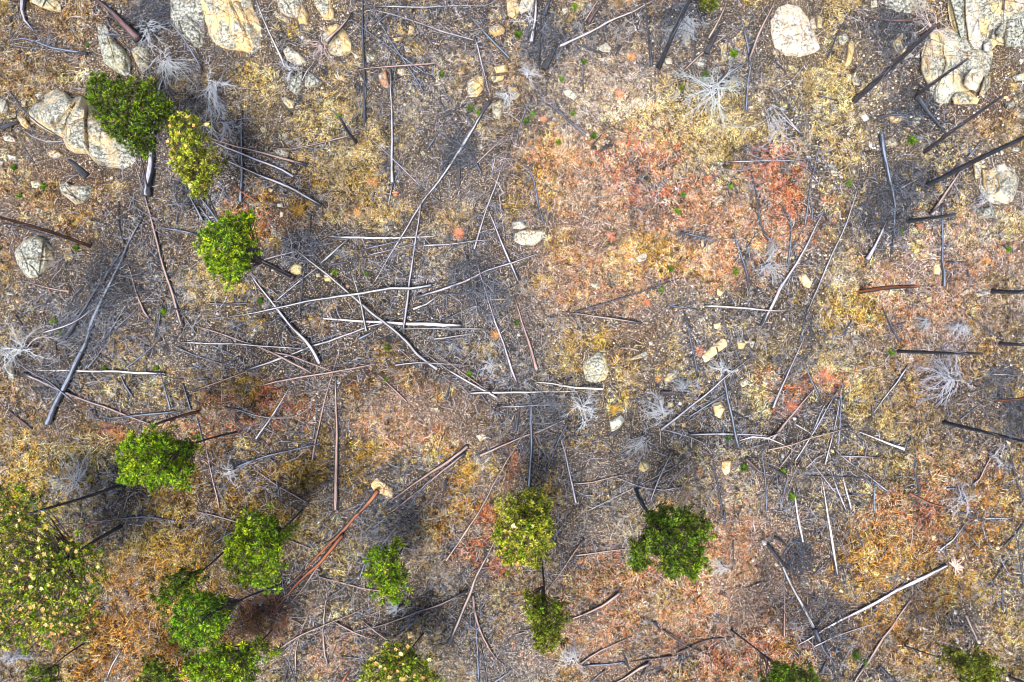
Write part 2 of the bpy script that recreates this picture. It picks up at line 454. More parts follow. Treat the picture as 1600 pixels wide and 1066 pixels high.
# rocks: tile tone layered(0/1) polygon
ROCKS = '''
00 tan 0 170 -30 200 20 260 50 320 70 385 80 385 40 340 -30
00 grey 0 605 145 660 150 720 250 780 310 820 380 815 470 790 490 740 460 650 400 620 300 605 210
00 tan 0 810 300 860 285 920 290 940 360 930 420 890 460 850 400
00 tan 0 172 695 210 650 275 635 285 590 340 555 400 570 450 615 510 600 560 640 610 700 660 780 720 830 800 850 865 950 890 1010 865 1050 790 1070 700 1050 600 1025 555 970 480 965 415 935 385 860 320 835 250 795 190 745
00 grey 0 1070 130 1150 90 1230 130 1270 200 1275 290 1240 310 1190 270 1120 220 1080 170
00 yellow 1 1240 -60 1330 -60 1500 -50 1560 -30 1600 80 1650 180 1645 310 1600 352 1500 330 1400 310 1350 300 1300 210 1270 90
00 grey 2 1060 -50 1240 -50 1290 60 1290 200 1285 330 1230 330 1120 240 1060 150
00 tan 0 1110 -30 1200 -30 1235 50 1180 70 1120 40
00 grey 0 -30 600 40 620 60 670 40 710 -30 710
00 yellow 0 100 720 160 740 190 790 170 810 130 780
00 tan 0 215 590 260 575 275 605 240 625
00 white 0 15 845 60 840 112 870 100 890 30 880
00 white 0 50 965 110 975 105 1000 55 1000
00 yellow 0 300 950 350 935 405 970 350 992 310 980
00 white 0 -10 1000 30 1010 20 1035 -10 1030
00 yellow 0 130 630 165 625 165 665 135 670
01 grey 0 120 -30 300 -30 290 60 260 120 190 110 140 60
01 yellow 0 290 20 335 100 325 160 270 150 258 120
01 tan 1 80 40 130 80 250 135 200 150 110 100
01 yellow 0 340 -30 460 -30 490 90 480 132 430 130 380 60
01 yellow 1 395 155 500 140 560 190 600 270 600 320 540 355 470 350 420 290
01 white 0 160 310 200 290 270 330 320 390 310 415 250 410 190 380
01 grey 1 230 480 295 440 280 560 260 605 200 560
01 grey 1 305 465 350 460 420 515 380 545 300 545
01 tan 1 205 455 240 450 228 510 205 500
01 yellow 0 155 610 180 600 240 640 240 675 210 680 170 640
01 yellow 0 955 155 990 170 985 220 945 215
01 yellow 0 845 240 920 228 925 248 860 262
01 tan 0 920 285 960 290 965 330 935 325
01 grey 0 685 335 750 340 755 380 690 390
01 tan 0 880 430 930 420 940 470 890 480
01 red 0 760 465 815 430 838 550 800 560 765 505
01 yellow 0 880 562 915 565 905 588 875 582
01 yellow 0 1315 140 1350 145 1345 172 1315 165
01 yellow 0 1455 170 1510 145 1560 180 1555 210 1490 235 1450 200
01 yellow 0 1320 510 1380 465 1425 480 1420 560 1380 610 1330 610 1310 560
01 yellow 0 1480 420 1560 400 1575 450 1500 460
01 yellow 0 1460 480 1560 470 1540 500 1480 520
01 tan 0 1470 650 1530 620 1550 670 1520 750 1480 740
01 yellow 0 1560 -10 1640 -10 1650 60 1620 130 1570 100
01 grey 0 105 935 170 925 210 950 200 985 150 990
01 yellow 0 22 800 60 788 72 820 40 835
01 tan 0 1378 900 1410 893 1420 930 1390 942
02 white 0 55 0 150 -30 130 60 50 90 40 60
02 white 0 308 60 350 38 350 80 320 97
02 white 0 540 290 590 265 620 300 610 330 560 325 530 305
02 white 0 548 372 590 350 572 387
02 white 0 312 570 360 552 412 600 385 628 340 602
02 grey 0 570 490 650 475 640 500 590 517
02 tan 0 475 530 502 528 492 557
02 tan 0 455 775 500 765 502 805 465 808
02 yellow 0 525 898 552 910 530 948
02 tan 1 1075 160 1105 155 1115 290 1080 292 1070 230
02 yellow 0 1100 190 1142 178 1142 217
02 tan 0 1138 385 1180 345 1210 360 1200 435 1160 432
02 yellow 1 1275 275 1345 265 1330 380 1310 382 1300 300
02 red 0 1308 410 1332 410 1325 452
02 yellow 0 -25 540 30 545 55 590 30 622 -10 630
02 white 0 950 367 990 358 1000 402 960 400
03 white 1 10 130 60 40 120 15 200 40 250 110 290 200 325 300 290 330 200 355 100 345 30 300 10 220
03 white 0 258 130 290 110 302 180 270 182
03 tan 0 25 310 60 308 72 345 30 345
03 yellow 0 308 90 340 118 336 182 305 172
03 tan 0 438 220 490 205 500 250 470 290 440 270
03 yellow 1 500 250 540 290 530 350 510 420 470 432 490 360
03 white 0 518 490 550 473 575 510 570 537 530 532
03 tan 0 388 640 420 648 432 700 400 712
03 white 0 568 720 600 690 637 745 600 762
03 white 0 640 8 680 -2 682 45 640 52
03 yellow 1 755 258 820 230 850 300 890 340 920 352 860 370 800 325
03 tan 0 800 210 860 200 860 250 810 242
03 tan 2 1000 190 1090 175 1200 190 1330 240 1410 330 1400 480 1350 620 1320 655 1090 662 1030 640 965 500 955 350
03 yellow 2 1115 -50 1400 -50 1660 -50 1660 290 1540 305 1420 290 1380 340 1270 330 1190 260 1130 130
03 tan 2 730 -40 1000 -40 1010 60 900 90 800 80 720 30
03 white 1 1090 240 1180 250 1210 320 1200 420 1170 530 1140 620 1090 655 1040 630 1040 560 1080 480 1110 400 1090 320
03 white 0 1230 480 1270 430 1340 430 1340 490 1300 565 1250 560 1220 530
03 yellow 0 1180 575 1260 572 1320 622 1300 650 1160 650 1145 610
03 tan 1 1350 480 1390 470 1385 540 1340 600 1312 600
03 yellow 1 1000 200 1090 190 1105 240 1070 350 1030 340
03 tan 1 960 350 1010 380 1010 480 970 490 950 430
03 white 1 1228 -40 1310 -40 1320 150 1340 300 1280 310 1250 250 1230 120
03 grey 1 1130 -30 1215 -30 1220 100 1235 250 1200 240 1170 120
03 white 0 1342 280 1380 250 1405 290 1380 330 1345 320
03 grey 1 1485 140 1530 80 1640 50 1640 280 1540 300 1480 290 1470 230
03 white 0 1520 -30 1640 -30 1640 45 1560 50
03 grey 0 1418 200 1475 130 1465 215 1438 242
03 white 0 1518 480 1600 448 1640 500 1540 508
03 grey 0 1538 710 1600 700 1640 740 1540 738
03 tan 0 1240 322 1340 325 1340 350 1250 352
03 tan 0 738 870 790 858 817 905 780 922 745 912
03 yellow 0 750 720 820 740 830 690 870 680 870 740 800 772 760 762
03 tan 0 898 740 980 715 970 760 920 792 895 772
03 white 0 1418 1030 1480 1010 1492 1060 1430 1072
03 white 0 1518 925 1572 920 1570 945 1520 945
03 grey 0 1480 640 1530 630 1542 660 1490 682
03 tan 0 388 1040 430 1028 422 1072
10 grey 0 365 80 420 65 430 85 575 95 575 170 540 200 470 215 430 180 380 140
10 yellow 0 188 65 250 55 282 90 230 112 200 102
10 grey 0 90 500 150 430 230 400 280 420 330 470 375 530 320 600 240 670 190 678 150 650 100 560
10 white 0 222 235 252 232 242 262
10 white 0 25 755 100 757 82 778 35 772
10 blue 0 820 285 862 288 852 322 828 312
10 tan 0 600 182 640 178 632 207
11 yellow 0 213 600 250 570 292 590 287 640 240 657 215 637
11 yellow 0 370 635 402 633 407 667 375 662
11 yellow 0 420 650 482 630 472 692 430 692
11 white 0 128 205 162 203 168 227 135 228
11 yellow 0 75 108 112 115 102 138 78 132
11 white 0 148 250 175 258 170 292 150 285
11 tan 0 93 360 132 353 133 412 95 417
12 white 0 -10 400 60 370 150 365 217 385 200 420 140 472 60 467 -5 435
12 white 0 -5 320 60 308 102 348 60 368 5 362
12 white 0 768 545 820 510 852 520 832 560 790 572
12 yellow 0 1178 425 1197 428 1197 482 1180 482
12 cream 0 1278 728 1322 758 1300 787 1278 772
12 cream 0 1253 955 1300 943 1307 985 1265 988
12 white 0 1160 920 1202 908 1192 942 1165 942
12 cream 0 1260 790 1292 793 1280 817
12 tan 0 1250 1000 1278 1018 1250 1028
12 grey 0 480 700 560 698 542 737 500 727
12 grey 0 833 770 867 758 852 802
13 tan 2 1270 -50 1520 -40 1570 50 1530 200 1400 215 1330 160 1280 60
13 white 0 1420 20 1500 -10 1555 50 1530 120 1500 210 1420 190 1405 150 1440 100
13 yellow 0 1335 -10 1415 -10 1415 120 1380 160 1340 90
13 tan 0 1275 -70 1335 -60 1325 40 1290 55
13 grey 0 1298 240 1400 225 1422 290 1310 303
13 cream 0 178 650 230 638 277 700 260 737 220 722
13 cream 0 1028 590 1070 568 1078 620 1070 650 1030 642
13 cream 0 983 790 1022 778 1022 817 985 822
13 tan 0 1188 770 1250 728 1262 750 1210 788
13 white 0 1278 770 1390 738 1388 767 1290 792
13 tan 0 368 870 402 848 392 912 370 912
13 tan 0 128 950 172 948 168 988
13 grey 0 198 820 252 808 242 843
13 tan 0 538 230 592 223 592 252
13 white 0 388 -5 432 -5 432 32 400 37
13 red 0 918 330 972 328 972 372 930 362
20 grey 0 28 130 70 140 97 200 82 262 50 242 60 190
21 cream 0 705 860 740 842 800 878 855 918 857 985 820 988 790 960 735 940 712 900
21 white 0 1368 590 1420 568 1447 600 1400 628
22 yellow 0 450 130 540 60 590 100 612 190 600 250 520 270 460 250 440 180
22 yellow 0 948 240 970 200 1020 163 1047 190 1020 230 950 277
22 cream 0 1165 110 1240 30 1340 -35 1347 30 1290 70 1220 130 1180 152
22 white 0 608 500 680 458 707 490 680 540 620 572
22 yellow 0 798 750 850 748 862 790 820 822 790 800
22 cream 0 918 370 947 358 947 402 925 407
22 cream 0 968 380 1007 378 1002 417 970 412
22 cream 0 1248 390 1300 373 1332 420 1290 502 1265 482
22 cream 0 1308 750 1367 743 1362 812 1330 842 1303 800
22 white 0 1418 250 1470 223 1477 270 1430 297
22 cream 0 1403 0 1462 10 1442 57 1410 52
22 white 0 1478 -2 1517 -2 1502 52 1485 40
22 white 0 1543 250 1600 243 1592 278
22 yellow 0 1058 510 1087 503 1082 542 1055 537
22 yellow 0 803 380 832 373 822 422
22 white 0 1268 210 1312 198 1302 242 1275 252
22 yellow 0 838 350 872 348 867 377
22 tan 0 800 75 850 53 852 95 730 127 725 113
22 white 0 928 440 962 428 962 492 935 497
22 yellow 0 988 510 1022 503 1012 542
30 white 0 818 250 856 252 862 275 838 280 820 268
31 yellow 0 938 750 980 743 992 780 950 797
33 cream 0 1018 145 1047 143 1037 187 1020 182
33 white 0 1458 838 1532 888 1522 907 1480 872
33 white 0 1478 1030 1507 1028 1502 1062 1485 1060
33 blue 0 1318 450 1342 453 1336 477
33 white 0 1053 965 1087 968 1070 992
33 grey 0 1178 650 1200 648 1190 680
'''
# green pines: base x y | crown polygon px | tone | density | label
PINES = '''
230 304|137 125 160 114 175 130 195 128 215 125 238 133 250 150 270 163 273 180 260 190 240 198 238 235 220 238 210 233 190 225 170 208 155 190 140 168 140 150|dark|1|deep green forked pine growing over the lobed lichen boulder
342 350|265 188 288 180 305 188 318 208 330 225 340 250 335 275 318 295 310 313 303 298 283 280 270 270 268 250 270 225|yellow|.8|sparse yellow-green pine beside the long pale fallen trunks
457 435|308 370 325 357 358 340 383 330 395 342 388 367 393 392 388 417 368 440 353 435 333 425 320 407 308 387|bright|1|bright green pine at the head of the crossed pale logs
370 675|185 703 208 683 225 678 250 676 275 686 298 688 300 708 300 733 283 761 258 756 233 763 220 753 198 756 193 733|bright|1.1|round bright green pine below the long pink fallen trunk
188 822|-25 774 12 757 50 764 75 807 90 849 135 857 160 879 163 912 143 939 143 984 108 994 63 1009 25 1012 0 1007 -37 974 -50 874|cone|.75|broad open pine with tan cones at the far edge of the slope, largest of all
472 797|355 860 375 810 400 800 420 806 440 815 460 825 445 850 435 880 430 915 395 918 360 905 352 880|bright|1.1|tall bright green pine right of the small dark leaning sapling pine
350 862|244 940 262 902 285 888 308 893 300 915 280 932 262 946|dark|.9|small dark leaning sapling pine with a bare stem showing
442 913|267 982 275 949 292 932 320 924 350 929 358 954 350 984 335 999 305 1007 280 1004|green|1.15|dense mid green pine directly beneath the leaning sapling pine
425 985|287 1037 315 1017 350 1007 375 1009 400 1004 420 1012 430 1024 413 1039 400 1049 400 1066 375 1080 312 1080 292 1060|bright|.8|loose lime green pine touching the bottom edge beside the dense pine
132 1005|37 1054 57 1037 77 1042 90 1064 87 1080 40 1080|dark|1|dark pine cut by the bottom edge under the broad cone-bearing pine
290 1060|217 1059 225 1039 245 1034 272 1047 278 1066 275 1080 220 1080|dark|1|small dark olive pine at the bottom edge left of the lime pine
632 852|575 894 580 857 600 854 618 849 620 872 635 899 633 917 625 939 618 942 610 929 597 932 585 917|bright|1.1|narrow bright green pine above the small white twig burst
662 990|565 1059 575 1037 595 1019 612 1004 638 1012 658 1029 675 1049 685 1064 675 1080 575 1080|cone|1|pine covered with cream and tan cones at the bottom edge
829 772|775 815 788 790 800 775 825 765 848 775 855 800 862 830 855 860 842 888 820 880 795 885 780 860 772 840|yellow|1|yellow-green pine standing above the short olive pine
995 765|1010 784 1017 799 1037 794 1075 797 1097 812 1108 824 1100 849 1101 874 1095 894 1080 904 1063 892 1055 904 1040 904 1036 882 1037 862 1020 867 1012 882 997 889 985 879 990 854 1007 832 1017 814|dark|1|dark green irregular pine alone on the pale pink grass
845 870|822 929 840 927 850 939 865 934 877 949 882 974 875 989 872 1007 862 1012 842 1009 835 989 830 962 819 949|olive|1.1|short olive pine over a pink fallen log
1142 985|1190 1052 1215 1042 1237 1039 1257 1052 1277 1054 1275 1080 1190 1080|dark|1|olive pine cut by the bottom edge near the forked blue trunk
1412 1010|1475 1017 1482 1007 1500 1019 1515 1029 1542 1024 1560 1044 1562 1059 1550 1066 1525 1072 1505 1069 1490 1039|olive|1|dark split-crowned pine beside the pink stick near the bottom edge
1092 30|1087 -2 1095 7 1107 17 1115 20 1122 8 1120 -12 1087 -12|olive|1|green pine tip cut by the top edge
'''
# dead white twig crowns: x y radius  lean-dir-x lean-dir-y  tone density label
FANS = '''
232 45 30 8 18 pale 1 fan of pale twigs right of the thick brown trunk
258 92 38 4 14 white 1.2 tangled white dead crown between brown trunk and pointed boulder
332 128 42 22 48 white 1.3 white drooping dead crown below the yellow slab
503 70 38 -4 6 pink .8 pinkish bare crown reaching across the layered yellow boulder
828 28 28 -6 14 white .7 white dead crown on the thick pale trunk at top
826 118 24 4 -14 white .8 small white twig crown under the thick pale trunk
793 146 24 4 8 white .9 white twig burst beside the tan stones
1118 140 56 -10 14 white 1.6 largest white spreading dead crown near the forked sticks
1208 178 50 -2 44 pale 1.1 pale drooping dead crown right of the forked sticks
1078 28 34 -8 34 grey 1 grey dead crown on the leaning trunk at the top
1455 42 62 -14 18 pink 1.1 wide pinkish bare crown across the grey outcrop
1535 310 26 -4 2 pale .7 small pale crown hanging below the white outcrop
1197 412 44 8 4 pale 1.1 pale dead crown beside the red patch
38 546 56 -12 -10 white 1.1 white sprawling dead crown on the slope edge left of the crossed trunks
118 752 44 4 -8 white 1.4 dense white dead crown left of the round pine
360 736 22 -4 2 white .8 small white twig crown above the tall bright pine
908 636 38 4 6 white 1 white twig crown at the end of the two parallel logs
1034 648 30 -6 -18 white 1.1 bright white twig fan right of the two parallel logs
1008 684 28 -4 26 pale .9 pale twig fan spreading downward next to the bright fan
1125 576 27 0 2 white .9 white twig cross on the blue-grey log
1070 610 22 -4 -20 grey .7 small grey twig fan over the short brown log
1130 886 17 2 -2 white .9 tiny white twig burst on the pink grass
895 1030 28 -4 -6 white 1 white twig crown at the foot of the pink stick near the bottom
622 952 17 -6 -2 white .9 tiny white twig burst below the narrow green pine
12 1032 34 8 -12 pale .9 pale dead crown in the lower corner under the broad pine
1488 590 52 -6 6 pale 1.2 wide pale dead crown right of the black standing trunk
1556 715 28 -6 14 pale .8 pale crown draped above the forked dark branch
1505 782 38 0 4 pale .8 loose pale crown on the orange grass
1502 508 24 0 20 pale .7 thin pale twig crown under the black trunk end
765 568 20 0 0 white .6 faint white star of twigs near the centre
1450 500 18 -6 14 grey .6 small grey crown under the tall thin branch
455 110 26 -6 -8 pale .5 thin pale twig spray beside the layered boulder
350 190 26 10 26 grey .5 grey twig spray beneath the drooping white crown
'''
# dark blue/charred branch tangles
TANGLES = '''
175 440 46 dark 1.3 blue-black branch tangle on the paired grey trunks
140 510 46 grey 1.2 grey branch tangle over the lower paired trunks
1383 330 42 dark 1.4 blue-black branch tangle around the bent grey trunk
1422 285 32 dark 1 dark branch tangle above the short charred trunk
1395 55 38 dark 1 dark branch tangle below the pinkish bare crown
1588 652 34 dark 1.3 dark branch tangle beyond the black standing trunk
738 432 34 dark 1 dark branch tangle where pale logs cross near centre
764 468 32 grey .9 grey branch tangle between the long pale logs
718 238 26 dark 1 dark branch bundle beside the long diagonal log
1425 170 36 dark .9 dark branch tangle under the white outcrop
245 18 36 dark 1.2 dark branch tangle right of the thick brown trunk
855 640 32 grey .9 grey branch tangle between the parallel logs
1245 868 26 dark 1 dark branch tangle beside the black curved log
1285 962 40 dark .9 dark branch tangle where the long white log crosses
600 812 46 grey .6 grey branch tangle right of the reddish trunks
412 962 38 red .8 reddish-brown branch tangle at the foot of reddish trunks
300 300 26 dark .7 dark branch tangle beside the yellow-green pine
1560 600 30 grey .8 grey branch tangle behind the wide pale crown
850 70 30 dark .8 dark branch tangle under the long pale diagonal log
90 590 30 grey .6 grey branch tangle at the end of the white log
470 390 28 grey .7 grey branch tangle above the yellow stone
1060 30 26 dark .7 dark branch tangle at the leaning grey trunk
'''
SEEDL = [(927,213,7),(138,72,4),(24,262,6),(690,117,6),(735,170,6),(530,182,5),(748,177,5),(810,55,8),(912,97,5),(877,125,5),(1065,138,5),(1101,120,8),(1145,85,8),(832,180,6),(822,190,6),(895,178,5),(1423,220,9),(70,292,6),(32,307,5),(120,388,5),(257,487,6),(86,502,6),(96,520,5),(408,471,6),(524,426,5),(573,428,5),(403,376,4),(606,543,7),(733,585,6),(603,593,4),(1141,292,5),(1067,305,5),(1058,331,6),(1047,420,6),(1148,425,6),(1033,453,5),(807,505,5),(1391,551,6),(1407,361,5),(1325,287,6),(1237,775,7),(1223,735,5),(1137,683,6),(1161,730,8),(1574,390,5),(1335,1022,9),(1352,1035,6),(165,575,5),(245,575,5),(898,12,5),(872,223,5)]
REDTUFT = [(583,285,14,'orange'),(717,365,11,'red'),(772,523,10,'orange'),(849,187,7,'red'),(986,90,9,'orange'),(967,148,9,'red'),(187,680,17,'orange'),(1235,636,17,'red'),(1290,588,18,'red'),(1093,738,6,'orange'),(1027,593,6,'orange'),(1541,407,7,'orange'),(1092,548,9,'red'),(618,303,6,'red'),(558,333,7,'orange'),(1010,472,8,'red'),(960,640,10,'ochre'),(955,370,10,'red'),(468,330,16,'ochre'),(1396,975,8,'orange')]
# ground colour patches: x y rx ry kind strength
PATCH = '''
1000 255 70 45 red 1
860 240 60 38 pinkish 1
1045 300 45 45 red .9
1210 275 42 34 red 1.3
1215 310 35 25 red .8
1110 335 55 40 pinkish 1
930 330 70 50 pinkish .8
1020 390 60 40 ochre .9
880 430 50 50 pinkish .9
890 400 40 40 ochre .5
820 300 35 50 ochre .9
900 500 60 40 ochre .4
850 470 30 40 pale .9
910 300 40 25 pale .7
960 130 80 60 pale .8
910 190 50 35 pale .8
1290 200 90 100 straw .35
1020 200 60 40 straw .7
440 635 48 30 red .7
360 640 35 20 red .5
300 655 50 25 pinkish .8
190 680 40 25 red .6
230 600 70 28 straw 1
150 690 80 50 straw .5
390 610 50 28 ochre 1
480 690 60 50 ochre .8
560 730 45 50 ochre .9
720 740 70 45 ochre .9
450 760 60 40 ochre .7
490 820 60 40 straw .4
650 650 70 45 pale .8
640 690 60 40 pinkish .6
600 605 60 26 burnt 1
720 640 55 30 burnt .9
560 660 30 30 burnt .6
690 620 40 30 burnt .5
560 480 60 30 straw .4
120 330 140 80 litter .9
90 620 90 60 litter .7
90 120 130 90 litter .5
60 700 60 60 ochre .4
190 870 50 40 straw .8
190 930 60 60 orange .9
180 1020 80 50 orange .9
300 850 80 50 ochre .9
350 790 50 50 burnt .7
320 740 30 60 burnt .5
400 960 40 40 orange .7
540 930 45 30 straw .9
560 860 60 40 straw .5
500 1000 50 40 pinkish .6
680 870 50 40 pale .6
760 850 30 40 red .7
800 720 20 40 red .6
900 800 70 60 straw .3
1050 960 150 80 pinkish 1
980 1010 90 50 pinkish .7
1000 900 60 40 red .4
1140 880 90 70 pinkish .8
1150 1000 80 50 red .4
1290 595 32 26 red .9
1240 635 28 20 red .9
1230 590 30 30 red .4
1350 720 100 80 straw .9
1320 600 70 70 straw .5
1460 800 60 45 red .6
1540 820 60 60 orange .9
1480 730 40 30 pinkish .6
1400 870 110 60 orange .7
1300 880 40 30 burnt 1
1370 960 90 50 orange .8
1340 920 60 40 ochre .8
1450 1000 90 40 litter .8
1540 930 50 40 ochre .8
1200 940 40 50 pinkish .5
1320 480 45 25 ochre .9
1490 420 100 80 lilac .6
1560 350 60 40 straw .4
1470 500 90 60 lilac .4
1560 470 60 60 pale .4
690 290 60 40 ash .9
740 250 60 50 ash .6
740 460 70 50 ash .8
820 400 30 25 ash .8
620 250 40 80 straw .3
470 310 50 40 ochre .7
400 330 40 30 red .3
310 250 40 60 ash .9
255 290 50 40 ash .6
180 480 70 90 burnt .3
320 480 50 40 straw .6
650 370 60 40 straw .3
690 140 80 60 ash .7
560 100 50 40 straw .4
540 220 80 60 straw .6
960 620 70 60 ochre .5
1050 650 80 60 ash .6
880 690 60 50 ash .5
940 760 80 60 ash .4
880 600 50 40 straw .5
1170 780 60 60 pale .6
1500 640 80 60 litter .4
1550 600 50 80 burnt .5
1590 700 30 60 burnt .5
1120 80 90 60 ash .4
1400 250 60 40 straw .4
1540 170 60 50 litter .7
1080 240 70 50 straw .8
1150 210 60 50 straw .8
100 60 60 60 litter .7
400 100 60 40 straw .9
1240 780 60 60 ash .5
760 930 60 40 straw .3
830 1040 60 30 ash .8
680 470 150 60 char .35
720 240 100 80 char .4
840 640 90 45 char .7
1130 390 80 50 pinkish .8
1480 430 110 60 pinkish .7
1420 500 60 40 pinkish .5
950 430 90 60 pinkish .7
650 650 80 55 pinkish .8
1010 290 110 70 pale .5
1240 350 60 60 red .4
600 605 60 30 burnt .8
705 650 60 40 burnt .8
130 850 60 40 ochre .6
1290 370 50 80 straw .4
1180 850 60 80 pinkish .5
1440 790 80 50 pinkish .7
700 770 70 60 orange .4
240 980 80 60 orange .6
1000 665 90 50 char .5
170 470 90 120 char .6
260 60 80 60 char .6
1080 60 60 40 char .4
1410 60 60 60 char .6
1400 180 60 50 char .5
1370 320 60 60 char .5
1240 530 40 60 char .4
1290 720 90 60 char .4
1540 640 80 60 char .6
600 800 60 40 char .25
440 560 80 40 char .3
1250 860 40 40 char .6
1290 960 60 40 char .5
330 260 60 70 char .6
150 790 90 40 char .4
820 430 30 70 char .5
'''
MARKS = [(70,50,"bent branch near the upper corner"),(175,80,"long pointed lichen boulder"),(130,205,"lobed lichen boulder"),(205,170,"deep green forked pine"),(262,60,"tangled white crown"),(335,135,"drooping white crown"),(365,50,"huge yellow slab"),(460,20,"rounded grey boulder"),(525,55,"layered yellow boulder"),(470,125,"split grey rocks"),(560,120,"tall dark vertical log"),(610,190,"longest upright pale log"),(740,135,"tan egg-shaped stone"),(793,146,"white twig burst"),(715,235,"dark branch bundle"),(830,60,"thick pale trunk"),(895,148,"small white oblong stone"),(950,75,"pale grey stone"),(927,213,"black-shadowed seedling"),(1000,260,"red grass patch"),(1075,40,"leaning grey trunk"),(1118,140,"largest white crown"),(1172,90,"forked sticks"),(1240,50,"big white-topped boulder"),(1330,90,"narrow tan stones"),(1455,42,"wide pinkish crown"),(1485,120,"white-and-yellow outcrop"),(1560,50,"tall grey outcrop"),(1400,85,"leaning purple-brown trunk"),(1565,280,"white outcrop block"),(1500,250,"long black leaning trunk"),(1385,330,"blue-black tangle"),(1210,290,"bright red grass patch"),(1197,412,"pale crown by red grass"),(1390,452,"red-black charred trunk"),(1450,340,"short black trunk"),(1225,430,"thick pale slanting log"),(1115,550,"pair of cream stones"),(930,575,"yellow pear-shaped boulder"),(1005,400,"small white stone in ochre grass"),(825,370,"flat white boulder"),(600,370,"level white log"),(480,420,"yellow round stone"),(660,510,"thickest level white log"),(352,385,"bright pine at the crossed logs"),(300,245,"sparse yellow-green pine"),(120,300,"squared grey boulder"),(55,400,"big grey-topped boulder"),(70,365,"reddish leaning trunk"),(170,440,"paired grey trunks"),(265,430,"long pink trunk"),(38,546,"sprawling white crown"),(160,580,"level white log on the slope edge"),(245,720,"round bright pine"),(118,752,"dense white crown"),(65,900,"broad cone-bearing pine"),(210,866,"tiny white stone"),(275,915,"leaning sapling pine"),(312,965,"dense mid green pine"),(400,860,"tall bright pine"),(440,640,"reddish grass oval"),(525,680,"upright pink pole"),(600,605,"dark burnt patch"),(597,760,"cream rotten wood block"),(515,860,"reddish trunks"),(605,895,"narrow bright pine"),(625,1035,"cone-covered bottom pine"),(690,760,"short black log"),(740,590,"small bright seedling"),(735,870,"long bowed pink stick"),(818,828,"yellow-green pine"),(852,968,"short olive pine"),(908,636,"twig crown on parallel logs"),(962,662,"pale heart-shaped stone"),(1022,660,"bright white twig fan"),(1125,620,"blue-grey upright log"),(1133,730,"white oval stone"),(1050,845,"dark irregular pine"),(1130,886,"tiny white twig burst"),(895,1030,"bottom white crown"),(1040,960,"pink grass"),(1235,1055,"olive bottom pine"),(1280,960,"long white log"),(1250,640,"red tufts"),(1290,700,"crossing pale sticks"),(1375,690,"lone white stick"),(1440,555,"black standing trunk"),(1530,675,"long black standing trunk"),(1488,590,"wide pale crown"),(1480,760,"loose pale crown"),(1490,880,"pink root plate"),(1510,1035,"split-crowned pine"),(1560,930,"dark twiggy edge patch"),(1395,1000,"long pink slanting log"),(1235,850,"black curved log"),(1120,1010,"curved brown stick"),(540,940,"straw patch"),(740,960,"leaning pink pole"),(360,735,"small white crown")]
COL = SC.collection
R = random.Random(11)
NR = np.random.default_rng(5)

# ---------------------------------------------------------------- helpers
_w = np.random.default_rng(3)
WAVES = []
for lam, amp, n in ((38, .55, 4), (15, .22, 5), (6, .09, 7), (2.4, .035, 9), (.9, .014, 8)):
    for _ in range(n):
        a = _w.uniform(0, 2 * math.pi); k = 2 * math.pi / (lam * _w.uniform(.75, 1.3))
        WAVES.append((k * math.cos(a), k * math.sin(a), _w.uniform(0, 6.28), amp / math.sqrt(n) * 1.3))
def gz(x, y):
    """ground height, scalars or arrays"""
    z = 0
    for kx, ky, p, a in WAVES: z = z + a * np.sin(kx * x + ky * y + p)
    return z
def w2(px, py, z=0.0):
    f = MPP * (H - z) / H
    return (px - 800) * f, (533 - py) * f
def on_ground(px, py, up=0.0):
    x, y = w2(px, py)
    for _ in range(2): x, y = w2(px, py, float(gz(x, y)) + up)
    return x, y, float(gz(x, y))
def tile(code, vals):
    ox = int(code[1]) * 400; oy = (0, 267, 533, 799)[int(code[0])]
    v = [float(a) for a in vals]
    return [(ox + v[i] / 3.9925, oy + v[i + 1] / 3.9925) for i in range(0, len(v), 2)]
def link(o, parent=None):
    COL.objects.link(o)
    if parent: o.parent = parent
    return o
def meshobj(name, V, F, mat, parent=None, smooth=True, attrs=None, loc=None):
    me = bpy.data.meshes.new(name)
    if loc is not None:
        l = np.array(loc); V = np.asarray(V, dtype=float) - l
    me.from_pydata([tuple(v) for v in V] if not isinstance(V, np.ndarray) else V.tolist(), [], F)
    for m in (mat if isinstance(mat, (list, tuple)) else [mat]): me.materials.append(m)
    if smooth: me.polygons.foreach_set('use_smooth', [True] * len(me.polygons))
    for k, (ty, data) in (attrs or {}).items():
        a = me.attributes.new(k, ty, 'POINT')
        flat = np.asarray(data, dtype=np.float32).ravel()
        a.data.foreach_set({'FLOAT': 'value', 'FLOAT_VECTOR': 'vector', 'FLOAT_COLOR': 'color'}[ty], flat)
    me.update()
    o = bpy.data.objects.new(name, me)
    if loc is not None: o.location = loc
    return link(o, parent)
def bigmesh(name, V, T, mat, smooth=False, attrs=None, parent=None):
    """numpy triangles / quads, fast path"""
    me = bpy.data.meshes.new(name)
    n, k = T.shape
    me.vertices.add(len(V)); me.vertices.foreach_set('co', V.astype(np.float32).ravel())
    me.loops.add(n * k); me.loops.foreach_set('vertex_index', T.astype(np.int32).ravel())
    me.polygons.add(n); me.polygons.foreach_set('loop_start', np.arange(0, n * k, k, dtype=np.int32))
    me.polygons.foreach_set('loop_total', np.full(n, k, dtype=np.int32))
    me.polygons.foreach_set('use_smooth', np.full(n, smooth))
    me.materials.append(mat)
    for kk, (ty, data) in (attrs or {}).items():
        a = me.attributes.new(kk, ty, 'POINT')
        a.data.foreach_set({'FLOAT': 'value', 'FLOAT_VECTOR': 'vector', 'FLOAT_COLOR': 'color'}[ty], np.asarray(data, dtype=np.float32).ravel())
    me.update(); me.validate()
    o = bpy.data.objects.new(name, me); return link(o, parent)
